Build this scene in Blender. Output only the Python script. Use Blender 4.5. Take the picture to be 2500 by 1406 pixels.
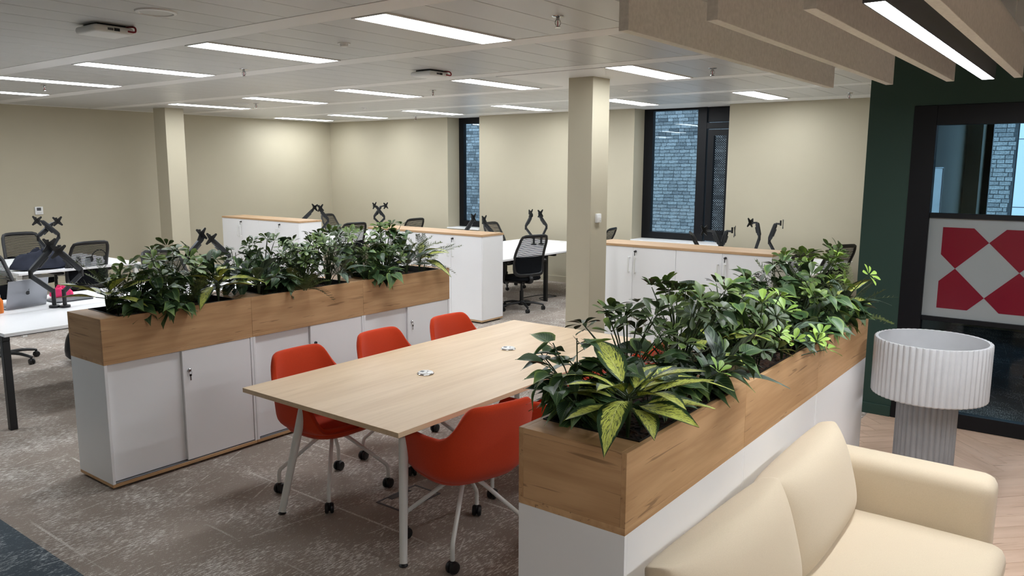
import bpy, bmesh, math, random
from mathutils import Vector, Matrix
random.seed(7)
for _o in list(bpy.data.objects): bpy.data.objects.remove(_o)
S = bpy.context.scene
COL = S.collection
PI = math.pi
# ------------------------------------------------------------------ camera, world, exposure
cam_data = bpy.data.cameras.new('camera')
cam_data.sensor_width = 36.0
cam_data.lens = 36.0 * 1917.13 / 2500.0
cam_data.clip_start = 0.05
cam = bpy.data.objects.new('camera', cam_data)
COL.objects.link(cam)
_yaw, _pitch, _roll = -0.652381649, -0.153769002, 0.00335837066
_f = Vector((math.sin(_yaw)*math.cos(_pitch), math.cos(_yaw)*math.cos(_pitch), math.sin(_pitch)))
_r = Vector((math.cos(_yaw), -math.sin(_yaw), 0)); _u = _r.cross(_f)
_r2 = _r*math.cos(_roll) + _u*math.sin(_roll); _u2 = -_r*math.sin(_roll) + _u*math.cos(_roll)
cam.matrix_world = Matrix(((_r2.x, _u2.x, -_f.x, 0), (_r2.y, _u2.y, -_f.y, 0), (_r2.z, _u2.z, -_f.z, 1.921), (0, 0, 0, 1)))
S.camera = cam
world = bpy.data.worlds.new('overcast_sky'); S.world = world
world.use_nodes = True
_bg = world.node_tree.nodes['Background']
_bg.inputs['Color'].default_value = (0.50, 0.74, 1.0, 1)
_bg.inputs['Strength'].default_value = 2.2
PANEL_EMIT = 23.0
PENDANT_EMIT = 75.0
S.view_settings.view_transform = 'Standard'
S.view_settings.look = 'None'
S.view_settings.gamma = 1.0
S.view_settings.use_curve_mapping = False
S.view_settings.exposure = 0.28

# ------------------------------------------------------------------ materials
def lin(c):
    out = []
    for v in c:
        v /= 255.0
        out.append(v/12.92 if v <= 0.04045 else ((v+0.055)/1.055)**2.4)
    return tuple(out) + (1.0,)
M = {}
class NT:
    def __init__(s, name):
        s.m = bpy.data.materials.new(name); s.m.use_nodes = True
        s.t = s.m.node_tree; s.b = s.t.nodes['Principled BSDF']; s.out = s.t.nodes['Material Output']
        M[name] = s.m
    def n(s, typ, **kw):
        nd = s.t.nodes.new(typ)
        for k, v in kw.items():
            if k in nd.inputs: nd.inputs[k].default_value = v
            else: setattr(nd, k, v)
        return nd
    def l(s, a, b): s.t.links.new(a, b)
    def ramp(s, src, stops):
        r = s.n('ShaderNodeValToRGB'); e = r.color_ramp.elements
        while len(e) < len(stops): e.new(0.5)
        for i, (p, c) in enumerate(stops):
            e[i].position = p; e[i].color = c if len(c) == 4 else tuple(c)+(1,)
        s.l(src, r.inputs['Fac']); return r
    def mix(s, fac, a, b, mode='MIX'):
        m = s.n('ShaderNodeMix', data_type='RGBA', blend_type=mode)
        for k, v in (('Factor', fac), ('A', a), ('B', b)):
            i = [x for x in m.inputs if x.name == k and (x.type == 'RGBA' if k != 'Factor' else x.type == 'VALUE')][0]
            if hasattr(v, 'is_linked'): s.l(v, i)
            else: i.default_value = v
        return [o for o in m.outputs if o.type == 'RGBA'][0]
    def coord(s, kind='Object', scale=(1, 1, 1), rot=(0, 0, 0), loc=(0, 0, 0)):
        tc = s.n('ShaderNodeTexCoord'); mp = s.n('ShaderNodeMapping')
        mp.inputs['Scale'].default_value = scale; mp.inputs['Rotation'].default_value = rot; mp.inputs['Location'].default_value = loc
        s.l(tc.outputs[kind], mp.inputs['Vector']); return mp.outputs['Vector']
    def math(s, op, a, b=0.0):
        m = s.n('ShaderNodeMath', operation=op)
        for i, v in enumerate((a, b)):
            if hasattr(v, 'is_linked'): s.l(v, m.inputs[i])
            else: m.inputs[i].default_value = v
        return m.outputs[0]
    def bump(s, h, strength=0.2, dist=0.01):
        b = s.n('ShaderNodeBump'); b.inputs['Strength'].default_value = strength; b.inputs['Distance'].default_value = dist
        s.l(h, b.inputs['Height']); s.l(b.outputs['Normal'], s.b.inputs['Normal'])
def plain(name, rgb, rough=0.5, metal=0.0, spec=0.5, var=0.04, vscale=3.0, bump=0.0, bscale=200.0, sheen=0.0):
    k = NT(name); c = lin(rgb)
    nz = k.n('ShaderNodeTexNoise', Scale=vscale, Detail=3.0); k.l(k.coord(), nz.inputs['Vector'])
    lo = tuple(v*(1-var) for v in c[:3])+(1,); hi = tuple(min(1, v*(1+var)) for v in c[:3])+(1,)
    r = k.ramp(nz.outputs['Fac'], [(0.3, lo), (0.7, hi)])
    k.l(r.outputs['Color'], k.b.inputs['Base Color'])
    k.b.inputs['Roughness'].default_value = rough; k.b.inputs['Metallic'].default_value = metal
    k.b.inputs['Specular IOR Level'].default_value = spec
    if sheen: k.b.inputs['Sheen Weight'].default_value = sheen
    if bump:
        n2 = k.n('ShaderNodeTexNoise', Scale=bscale, Detail=2.0); k.l(k.coord(), n2.inputs['Vector'])
        k.bump(n2.outputs['Fac'], bump, 0.002)
    return k
plain('wall_paint', (186, 178, 156), 0.6, var=0.012, bump=0.05, bscale=400, spec=0.3)
plain('ceiling_white', (230, 229, 227), 0.45, var=0.01, spec=0.4)
plain('green_paint', (43, 66, 58), 0.5, var=0.02, spec=0.35)
plain('white_laminate', (243, 243, 244), 0.35, var=0.008, spec=0.4)
plain('desk_white', (248, 248, 249), 0.3, var=0.005, spec=0.4)
plain('white_metal', (226, 226, 222), 0.35, var=0.01)
plain('white_plastic', (232, 232, 230), 0.35, var=0.01)
plain('black_plastic', (20, 20, 22), 0.42, var=0.05, bump=0.03, bscale=300)
plain('black_metal', (16, 17, 19), 0.38, var=0.05)
plain('arm_grey', (42, 44, 47), 0.4, metal=0.4, var=0.05)
plain('pendant_grey', (92, 94, 102), 0.4, var=0.03)
plain('dark_frame', (8, 10, 16), 0.45, var=0.04, spec=0.3)
plain('black_liner', (15, 15, 15), 0.5, var=0.1)
plain('mesh_black', (15, 16, 18), 0.8, var=0.06, spec=0.2)
plain('chair_fabric_black', (18, 20, 24), 0.95, var=0.1, vscale=40, spec=0.15, bump=0.3, bscale=900)
plain('chrome', (190, 190, 192), 0.15, metal=1.0, var=0.02)
plain('laptop_metal', (150, 152, 158), 0.35, metal=0.75, var=0.02)
plain('laptop_dark', (28, 29, 32), 0.35, var=0.05)
plain('navy_cloth', (54, 57, 68), 0.95, var=0.18, vscale=9, spec=0.1, bump=0.3, bscale=500)
plain('pink_cloth', (222, 62, 110), 0.9, var=0.15, vscale=20, spec=0.1)
plain('blue_plastic', (28, 92, 170), 0.25, var=0.05)
plain('orange_plastic', (226, 120, 30), 0.25, var=0.05)
plain('paper_white', (235, 235, 236), 0.6, var=0.02)
plain('red_vinyl', (114, 15, 36), 0.25, var=0.02)
plain('stem_green', (46, 62, 30), 0.55, var=0.2, vscale=30)
plain('whiteboard', (225, 230, 230), 0.15, var=0.01)
plain('render_white', (226, 230, 230), 0.7, var=0.02)
plain('lamp_shade', (190, 191, 194), 0.85, var=0.03, vscale=12, spec=0.15)
plain('lamp_column', (146, 148, 152), 0.7, var=0.05, vscale=14, spec=0.2)
plain('felt_beige', (236, 233, 229), 0.95, var=0.07, vscale=60, spec=0.1, bump=0.2, bscale=500)
plain('pad_grey', (70, 72, 76), 0.5, var=0.04)
plain('red_cable', (150, 30, 40), 0.5)
plain('brick_mortar', (74, 76, 78), 0.95, var=0.2, vscale=30)
# light grey metal ceiling tile with fine perforation
k = NT('ceiling_tile')
v1 = k.n('ShaderNodeTexVoronoi', Scale=190.0); k.l(k.coord(), v1.inputs['Vector']); v1.inputs['Randomness'].default_value = 0.0
r = k.ramp(v1.outputs['Distance'], [(0.2, lin((158, 158, 158))), (0.34, lin((196, 196, 195)))])
k.l(r.outputs['Color'], k.b.inputs['Base Color']); k.b.inputs['Roughness'].default_value = 0.34; k.b.inputs['Specular IOR Level'].default_value = 0.55
# fabrics
def fabric(name, rgb, rgb2, scale=420.0, bumpv=0.35):
    k = NT(name)
    w = k.n('ShaderNodeTexWave', Scale=scale*0.55, wave_type='BANDS', bands_direction='DIAGONAL'); w.inputs['Distortion'].default_value = 2.0
    k.l(k.coord(), w.inputs['Vector'])
    nz = k.n('ShaderNodeTexNoise', Scale=scale, Detail=2.0); k.l(k.coord(), nz.inputs['Vector'])
    f = k.math('ADD', k.math('MULTIPLY', nz.outputs['Fac'], 0.7), k.math('MULTIPLY', w.outputs['Fac'], 0.3))
    r = k.ramp(f, [(0.3, lin(rgb2)), (0.65, lin(rgb))])
    k.l(r.outputs['Color'], k.b.inputs['Base Color']); k.b.inputs['Roughness'].default_value = 0.95
    k.b.inputs['Specular IOR Level'].default_value = 0.15; k.b.inputs['Sheen Weight'].default_value = 0.15
    k.bump(f, bumpv*0.5, 0.001)
fabric('red_fabric', (214, 72, 36), (190, 56, 26))
fabric('cream_fabric', (212, 197, 173), (200, 184, 159))
# wood: grain runs along the given local axis
def wood(name, light, mid, dark, axis, cracks=0.5, fine=26.0, rough=0.5):
    k = NT(name)
    sc = [fine]*3; sc[axis] = 1.4
    sc2 = [5.0]*3; sc2[axis] = 0.7
    info = k.n('ShaderNodeObjectInfo')
    off = k.n('ShaderNodeVectorMath', operation='SCALE'); off.inputs[0].default_value = (7.3, 5.1, 9.7); k.l(info.outputs['Random'], off.inputs['Scale'])
    tc = k.n('ShaderNodeTexCoord')
    def mapped(s):
        add = k.n('ShaderNodeVectorMath', operation='ADD'); k.l(tc.outputs['Object'], add.inputs[0]); k.l(off.outputs[0], add.inputs[1])
        mul = k.n('ShaderNodeVectorMath', operation='MULTIPLY'); k.l(add.outputs[0], mul.inputs[0]); mul.inputs[1].default_value = s
        return mul.outputs[0]
    n1 = k.n('ShaderNodeTexNoise', Scale=1.0, Detail=5.0, Roughness=0.6, Distortion=0.6); k.l(mapped(sc), n1.inputs['Vector'])
    n2 = k.n('ShaderNodeTexNoise', Scale=1.0, Detail=3.0, Distortion=1.6); k.l(mapped(sc2), n2.inputs['Vector'])
    r1 = k.ramp(n1.outputs['Fac'], [(0.25, lin(mid)), (0.6, lin(light))])
    r2 = k.ramp(n2.outputs['Fac'], [(0.35, lin(mid)), (0.65, lin(light))])
    c = k.mix(0.5, r1.outputs['Color'], r2.outputs['Color'])
    sc3 = [40.0]*3; sc3[axis] = 2.4
    n3 = k.n('ShaderNodeTexNoise', Scale=1.0, Detail=2.0, Distortion=1.2); k.l(mapped(sc3), n3.inputs['Vector'])
    r3 = k.ramp(n3.outputs['Fac'], [(0.30, (1, 1, 1)), (0.345, (0, 0, 0))])
    fac = k.math('MULTIPLY', r3.outputs['Color'], cracks)
    c = k.mix(fac, c, lin(dark))
    k.l(c, k.b.inputs['Base Color']); k.b.inputs['Roughness'].default_value = rough
    k.b.inputs['Specular IOR Level'].default_value = 0.35
    k.bump(n1.outputs['Fac'], 0.08, 0.002)
OAKC = ((208, 169, 126), (168, 128, 88), (84, 56, 34))
wood('oak_y', *OAKC, 1); wood('oak_x', *OAKC, 0); wood('oak_z', *OAKC, 2)
BEECH = ((226, 200, 166), (207, 177, 140), (186, 150, 110))
wood('beech_y', *BEECH, 1, 0.15, 34.0, 0.4)
TOPW = ((206, 172, 134), (178, 142, 104), (140, 105, 72))
wood('top_x', *TOPW, 0, 0.3, 34.0, 0.42)
PLK = ((214, 186, 164), (190, 160, 136), (138, 106, 82))
wood('plank', *PLK, 0, 0.55, 16.0, 0.45)
# carpets: flecked tufted tiles with long pale threads
def carpet(name, base, base2, fleck, amount=1.0):
    k = NT(name)
    big = k.n('ShaderNodeTexNoise', Scale=1.1, Detail=3.0); k.l(k.coord(), big.inputs['Vector'])
    br = k.ramp(big.outputs['Fac'], [(0.35, lin(base)), (0.7, lin(base2))])
    # short streaks along y
    st = k.n('ShaderNodeTexNoise', Scale=1.0, Detail=4.0, Roughness=0.7); k.l(k.coord(scale=(130, 24, 1), rot=(0, 0, 0.12)), st.inputs['Vector'])
    pm = k.n('ShaderNodeTexNoise', Scale=2.3, Detail=3.0, Roughness=0.65); k.l(k.coord(loc=(3, 1, 0)), pm.inputs['Vector'])
    pr = k.ramp(pm.outputs['Fac'], [(0.40, (0, 0, 0)), (0.62, (1, 1, 1))])
    thr = k.math('ADD', st.outputs['Fac'], k.math('MULTIPLY', pr.outputs['Color'], 0.12))
    s1 = k.ramp(thr, [(0.60, (0, 0, 0)), (0.68, (1, 1, 1))])
    # scratch lines in several directions
    tot = s1.outputs['Color']
    for i, (rot, sc, dens, wth) in enumerate(((0.0, (1.0, 1.0), 0.52, 0.016), (1.05, (1.3, 0.8), 0.55, 0.013), (1.42, (1.9, 0.7), 0.52, 0.012), (1.75, (1.5, 0.9), 0.56, 0.012))):
        wv = k.n('ShaderNodeTexWave', Scale=0.55*sc[0], wave_type='BANDS', bands_direction='Y'); wv.inputs['Distortion'].default_value = 0.35 if i else 0.0
        wv.inputs['Detail Scale'].default_value = 0.4; wv.wave_profile = 'TRI'
        k.l(k.coord(rot=(0, 0, rot), loc=(0.37*i, 0.21*i+0.1, 0)), wv.inputs['Vector'])
        lr = k.ramp(wv.outputs['Fac'], [(0.0, (1, 1, 1)), (wth, (1, 1, 1)), (wth*2.0, (0, 0, 0))])
        gate = k.n('ShaderNodeTexNoise', Scale=1.6, Detail=1.0); k.l(k.coord(loc=(5.0*i, 2.0*i, 1), rot=(0, 0, rot), scale=(0.6, 4.0, 1)), gate.inputs['Vector'])
        gr = k.ramp(gate.outputs['Fac'], [(dens, (0, 0, 0)), (dens+0.04, (1, 1, 1))])
        fine = k.n('ShaderNodeTexNoise', Scale=120.0, Detail=1.0); k.l(k.coord(), fine.inputs['Vector'])
        fr = k.ramp(fine.outputs['Fac'], [(0.35, (0.25, 0.25, 0.25)), (0.6, (1, 1, 1))])
        a = k.math('MULTIPLY', k.math('MULTIPLY', lr.outputs['Color'], gr.outputs['Color']), fr.outputs['Color'])
        tot = k.math('MAXIMUM', tot, a)
    pile = k.n('ShaderNodeTexNoise', Scale=330.0, Detail=2.0); k.l(k.coord(), pile.inputs['Vector'])
    pl = k.ramp(pile.outputs['Fac'], [(0.3, (0.62, 0.62, 0.62)), (0.7, (1.2, 1.2, 1.2))])
    c = k.mix(k.math('MULTIPLY', tot, 0.85*amount), br.outputs['Color'], lin(fleck))
    c = k.mix(1.0, c, pl.outputs['Color'], 'MULTIPLY')
    k.l(c, k.b.inputs['Base Color']); k.b.inputs['Roughness'].default_value = 1.0; k.b.inputs['Specular IOR Level'].default_value = 0.05
    k.bump(pile.outputs['Fac'], 0.5, 0.004)
carpet('carpet_tan', (160, 148, 138), (178, 165, 154), (240, 236, 229))
carpet('carpet_blue', (86, 96, 104), (98, 109, 117), (200, 207, 210))
carpet('carpet_dark', (104, 109, 114), (118, 123, 128), (214, 219, 222), 0.9)
# bricks with random tint per brick
k = NT('brick')
info = k.n('ShaderNodeObjectInfo')
nz = k.n('ShaderNodeTexNoise', Scale=34.0, Detail=5.0, Roughness=0.7); k.l(k.coord(), nz.inputs['Vector'])
nb = k.n('ShaderNodeTexNoise', Scale=2.6, Detail=2.0); k.l(k.coord(scale=(1, 1, 3)), nb.inputs['Vector'])
geo = k.n('ShaderNodeNewGeometry')
rr = k.ramp(geo.outputs['Random Per Island'], [(0.0, lin((104, 104, 104))), (0.3, lin((146, 145, 142))), (0.75, lin((168, 166, 162))), (1.0, lin((190, 188, 184)))])
r2 = k.ramp(nz.outputs['Fac'], [(0.32, (0.45, 0.45, 0.46)), (0.62, (1.1, 1.1, 1.1))])
c = k.mix(1.0, rr.outputs['Color'], r2.outputs['Color'], 'MULTIPLY')
r3 = k.ramp(info.outputs['Random'], [(0.0, (0.62, 0.62, 0.64)), (0.35, (0.95, 0.95, 0.95)), (1.0, (1.1, 1.1, 1.1))])
c = k.mix(1.0, c, r3.outputs['Color'], 'MULTIPLY')
k.l(c, k.b.inputs['Base Color']); k.b.inputs['Roughness'].default_value = 0.95
k.bump(nz.outputs['Fac'], 0.6, 0.01)
# emitters: only the lit diffusers
def emit(name, col, st):
    k = NT(name); e = k.n('ShaderNodeEmission'); e.inputs['Color'].default_value = col; e.inputs['Strength'].default_value = st
    k.l(e.outputs[0], k.out.inputs['Surface'])
emit('panel_light', (0.91, 0.955, 1.0, 1), PANEL_EMIT)
emit('pendant_light', (0.93, 0.965, 1.0, 1), PENDANT_EMIT)
# window glass: thin pane, mostly clear with a mirror sheen
def thin_glass(name, tint, refl):
    k = NT(name); tr = k.n('ShaderNodeBsdfTransparent'); tr.inputs['Color'].default_value = tint
    gl = k.n('ShaderNodeBsdfGlossy'); gl.inputs['Roughness'].default_value = 0.0
    fr = k.n('ShaderNodeFresnel'); fr.inputs['IOR'].default_value = refl
    mx = k.n('ShaderNodeMixShader'); k.l(fr.outputs[0], mx.inputs['Fac']); k.l(tr.outputs[0], mx.inputs[1]); k.l(gl.outputs[0], mx.inputs[2])
    k.l(mx.outputs[0], k.out.inputs['Surface'])
thin_glass('clear_glass', (0.90, 0.96, 0.98, 1), 1.30)
k = NT('frosted_film')
tr = k.n('ShaderNodeBsdfTransparent'); tr.inputs['Color'].default_value = (0.8, 0.82, 0.84, 1)
nz = k.n('ShaderNodeTexNoise', Scale=1.4); k.l(k.coord(), nz.inputs['Vector'])
r = k.ramp(nz.outputs['Fac'], [(0.3, lin((150, 156, 158))), (0.7, lin((160, 165, 167)))])
k.l(r.outputs['Color'], k.b.inputs['Base Color']); k.b.inputs['Roughness'].default_value = 0.25
mx = k.n('ShaderNodeMixShader'); mx.inputs['Fac'].default_value = 0.88
k.l(tr.outputs[0], mx.inputs[1]); k.l(k.b.outputs[0], mx.inputs[2]); k.l(mx.outputs[0], k.out.inputs['Surface'])
# soil / bark chips
k = NT('bark_chips')
v = k.n('ShaderNodeTexVoronoi', Scale=55.0); k.l(k.coord(), v.inputs['Vector'])
r = k.ramp(v.outputs['Color'], [(0.2, lin((22, 15, 11))), (0.8, lin((78, 50, 32)))])
k.l(r.outputs['Color'], k.b.inputs['Base Color']); k.b.inputs['Roughness'].default_value = 0.95; k.bump(v.outputs['Distance'], 1.0, 0.02)
# leaves: uv.x across the blade (0..1, midrib at 0.5), uv.y from stalk to tip
def leaf_mat(name, dark, mid, rim, mode, vein=(150, 170, 120), rough=0.38):
    k = NT(name)
    tc = k.n('ShaderNodeTexCoord'); sp = k.n('ShaderNodeSeparateXYZ'); k.l(tc.outputs['UV'], sp.inputs[0])
    info = k.n('ShaderNodeObjectInfo')
    ax = k.math('ABSOLUTE', k.math('SUBTRACT', sp.outputs['X'], 0.5))
    ra = k.ramp(info.outputs['Random'], [(0.0, lin(dark)), (1.0, lin(mid))])
    c = ra.outputs['Color']
    # side veins
    ph = k.math('SUBTRACT', k.math('MULTIPLY', sp.outputs['Y'], 9.0), k.math('MULTIPLY', ax, 7.0))
    fr = k.math('ABSOLUTE', k.math('SUBTRACT', k.math('FRACT', ph), 0.5))
    vr = k.ramp(fr, [(0.03, (1, 1, 1)), (0.10, (0, 0, 0))])
    mr = k.ramp(ax, [(0.008, (1, 1, 1)), (0.025, (0, 0, 0))])
    vmask = k.math('MAXIMUM', k.math('MULTIPLY', vr.outputs['Color'], 0.35), k.math('MULTIPLY', mr.outputs['Color'], 0.8))
    if mode == 'plain':
        er = k.ramp(ax, [(0.34, (0, 0, 0)), (0.5, (1, 1, 1))])
        tip = k.ramp(sp.outputs['Y'], [(0.55, (0, 0, 0)), (1.0, (1, 1, 1))])
        m = k.math('MULTIPLY', k.math('MAXIMUM', er.outputs['Color'], tip.outputs['Color']), k.math('MULTIPLY', k.math('POWER', info.outputs['Random'], 2.0), 0.8))
        c = k.mix(m, c, lin(rim)); c = k.mix(vmask, c, lin(vein))
    elif mode == 'blotch':
        nz = k.n('ShaderNodeTexNoise', Scale=1.0, Detail=4.0, Roughness=0.7, Distortion=0.8)
        cb = k.n('ShaderNodeCombineXYZ'); k.l(k.math('SUBTRACT', k.math('MULTIPLY', sp.outputs['Y'], 26.0), k.math('MULTIPLY', ax, 22.0)), cb.inputs[0])
        k.l(k.math('MULTIPLY', sp.outputs['X'], 9.0), cb.inputs[1]); k.l(k.math('MULTIPLY', info.outputs['Random'], 40.0), cb.inputs[2])
        k.l(cb.outputs[0], nz.inputs['Vector'])
        er = k.ramp(ax, [(0.30, (0, 0, 0)), (0.47, (0.32, 0.32, 0.32))])
        f = k.math('SUBTRACT', nz.outputs['Fac'], er.outputs['Color'])
        b = k.ramp(f, [(0.425, (0, 0, 0)), (0.475, (1, 1, 1))])
        c = k.mix(b.outputs['Color'], c, lin(rim)); c = k.mix(k.math('MULTIPLY', mr.outputs['Color'], 0.7), c, lin(vein))
    elif mode == 'silver':
        nz = k.n('ShaderNodeTexNoise', Scale=1.0, Detail=3.0, Distortion=0.5)
        cb = k.n('ShaderNodeCombineXYZ'); k.l(k.math('SUBTRACT', k.math('MULTIPLY', sp.outputs['Y'], 9.0), k.math('MULTIPLY', ax, 9.0)), cb.inputs[0])
        k.l(k.math('MULTIPLY', sp.outputs['X'], 2.5), cb.inputs[1]); k.l(k.math('MULTIPLY', info.outputs['Random'], 30.0), cb.inputs[2]); k.l(cb.outputs[0], nz.inputs['Vector'])
        b = k.ramp(nz.outputs['Fac'], [(0.46, (0, 0, 0)), (0.60, (1, 1, 1))])
        c = k.mix(k.math('MULTIPLY', b.outputs['Color'], 0.75), c, lin(rim)); c = k.mix(k.math('MULTIPLY', mr.outputs['Color'], 0.5), c, lin(vein))
    k.l(c, k.b.inputs['Base Color']); k.b.inputs['Roughness'].default_value = rough; k.b.inputs['Specular IOR Level'].default_value = 0.4
    k.bump(vmask, 0.25, 0.003)
leaf_mat('leaf_heart', (34, 58, 38), (72, 106, 66), (156, 182, 80), 'plain')
leaf_mat('leaf_umbrella', (36, 54, 30), (82, 108, 54), (140, 168, 70), 'plain', (120, 140, 80))
leaf_mat('leaf_umbrella_lime', (112, 148, 58), (156, 190, 84), (176, 204, 100), 'plain', (190, 210, 130))
leaf_mat('leaf_dieffenbachia', (34, 58, 34), (48, 74, 44), (206, 214, 106), 'blotch', (222, 226, 150))
leaf_mat('leaf_aglaonema', (40, 54, 46), (54, 70, 58), (130, 150, 128), 'silver', (110, 130, 110))
leaf_mat('leaf_fern', (44, 60, 32), (92, 102, 48), (100, 106, 46), 'plain', (70, 80, 40), 0.6)

# ------------------------------------------------------------------ geometry helpers
def mesh_from(bm, name, mat=None, ang=38):
    me = bpy.data.meshes.new(name); bmesh.ops.recalc_face_normals(bm, faces=bm.faces); bm.to_mesh(me); bm.free()
    me.shade_smooth(); me.set_sharp_from_angle(angle=math.radians(ang))
    if mat: me.materials.append(M[mat])
    return me
def put(name, me, parent=None, loc=None, rot=None, scale=None):
    o = bpy.data.objects.new(name, me); COL.objects.link(o); o.parent = parent
    if loc is not None: o.location = loc
    if rot is not None: o.rotation_euler = rot
    if scale is not None: o.scale = scale
    return o
def part(name, bm, mat, parent=None, ang=38): return put(name, mesh_from(bm, name, mat, ang), parent)
def tag(o, label=None, cat=None, group=None, kind=None):
    if label: o['label'] = label
    if cat: o['category'] = cat
    if group: o['group'] = group
    if kind: o['kind'] = kind
    return o
def thing(name, label, cat, loc=(0, 0, 0), rz=0.0, group=None):
    o = bpy.data.objects.new(name, None); COL.objects.link(o); o.location = loc; o.rotation_euler = (0, 0, rz); o.empty_display_size = 0.1
    return tag(o, label, cat, group)
def clone(root, loc, rz, label, parent=None):
    c = root.copy(); COL.objects.link(c); c.parent = parent
    if loc is not None: c.location = loc; c.rotation_euler = (0, 0, rz)
    if label: c['label'] = label
    for ch in list(root.children): clone(ch, None, 0, None, c)
    return c
def B(): return bmesh.new()
def box(bm, x0, x1, y0, y1, z0, z1, bev=0.0, seg=1, mtx=None):
    vs = [bm.verts.new((x, y, z)) for x in (x0, x1) for y in (y0, y1) for z in (z0, z1)]
    fs = [bm.faces.new([vs[i] for i in q]) for q in ((0, 1, 3, 2), (4, 6, 7, 5), (0, 4, 5, 1), (2, 3, 7, 6), (0, 2, 6, 4), (1, 5, 7, 3))]
    if bev > 0:
        es = list({e for f in fs for e in f.edges})
        res = bmesh.ops.bevel(bm, geom=es, offset=bev, segments=seg, affect='EDGES', profile=0.5)
        vs = list({v for f in res['faces'] for v in f.verts} | {v for v in vs if v.is_valid})
    if mtx is not None: bmesh.ops.transform(bm, matrix=mtx, verts=[v for v in vs if v.is_valid])
    return bm
def bx(name, mat, parent, x0, x1, y0, y1, z0, z1, bev=0.0, seg=1, mtx=None):
    return part(name, box(B(), x0, x1, y0, y1, z0, z1, bev, seg, mtx), mat, parent)
def tube(bm, pts, r, seg=8, flat=1.0):
    pts = [Vector(p) for p in pts]; n = len(pts); rs = r if isinstance(r, (list, tuple)) else [r]*n
    rings = []; prev = None
    for i in range(n):
        d = (pts[min(i+1, n-1)] - pts[max(i-1, 0)]).normalized()
        if prev is None:
            a = Vector((0, 0, 1)) if abs(d.z) < 0.9 else Vector((1, 0, 0)); side = d.cross(a).normalized()
        else: side = (prev - d*prev.dot(d)).normalized()
        prev = side; up = side.cross(d)
        rings.append([bm.verts.new(pts[i] + side*math.cos(2*PI*j/seg)*rs[i] + up*math.sin(2*PI*j/seg)*rs[i]*flat) for j in range(seg)])
    for a, b in zip(rings, rings[1:]):
        for j in range(seg): bm.faces.new((a[j], a[(j+1) % seg], b[(j+1) % seg], b[j]))
    bm.faces.new(rings[0][::-1]); bm.faces.new(rings[-1]); return bm
def smooth_path(pts, k=4):
    pts = [Vector(p) for p in pts]; out = []
    for i in range(len(pts)-1):
        p0 = pts[max(i-1, 0)]; p1 = pts[i]; p2 = pts[i+1]; p3 = pts[min(i+2, len(pts)-1)]
        for j in range(k):
            t = j/k
            out.append(0.5*((2*p1)+(p2-p0)*t+(2*p0-5*p1+4*p2-p3)*t*t+(3*p1-p0-3*p2+p3)*t**3))
    return out+[pts[-1]]
def lathe(bm, prof, seg=24, cx=0, cy=0, rib=None):
    rings = []
    for (r, z) in prof:
        ring = []
        for j in range(seg):
            a = 2*PI*j/seg; rr = r if rib is None else r*(1+rib(a))
            ring.append(bm.verts.new((cx+rr*math.cos(a), cy+rr*math.sin(a), z)))
        rings.append(ring)
    for a, b in zip(rings, rings[1:]):
        for j in range(seg): bm.faces.new((a[j], a[(j+1) % seg], b[(j+1) % seg], b[j]))
    return bm, rings
def solid_lathe(bm, prof, seg=24, cx=0, cy=0):
    _, rings = lathe(bm, prof, seg, cx, cy); bm.faces.new(rings[0][::-1]); bm.faces.new(rings[-1]); return bm
def prism(bm, poly, d0, d1, axis=2):
    def pt(p, d): return (p[0], p[1], d) if axis == 2 else ((p[0], d, p[1]) if axis == 1 else (d, p[0], p[1]))
    a = [bm.verts.new(pt(p, d0)) for p in poly]; b = [bm.verts.new(pt(p, d1)) for p in poly]
    n = len(poly); bm.faces.new(a[::-1]); bm.faces.new(b)
    for i in range(n): bm.faces.new((a[i], a[(i+1) % n], b[(i+1) % n], b[i]))
    return bm
def sub(o, lv=1):
    m = o.modifiers.new('subd', 'SUBSURF'); m.levels = lv; m.render_levels = lv; return o
# ------------------------------------------------------------------ setting: floors, walls, ceiling
CEIL = 2.8
def struct(o, label=None): return tag(o, label, kind='structure')
struct(bx('floor', 'carpet_tan', None, -13.1, -1.40, 1.525, 10.9, -0.05, 0.0), 'taupe flecked carpet tile floor of the open office')
struct(bx('floor', 'carpet_blue', None, -13.1, -1.40, -3.0, 1.525, -0.05, 0.0), 'dark blue-grey flecked carpet strip in the foreground')
struct(bx('floor', 'carpet_dark', None, -1.55, 4.0, 6.54, 10.9, -0.05, 0.0), 'dark flecked carpet inside the glazed meeting room')
woodfloor = struct(bx('floor', 'plank', None, -1.40, 4.0, -3.0, 6.54, -0.06, -0.008), 'pale oak herringbone floor of the lounge corner')
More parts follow.
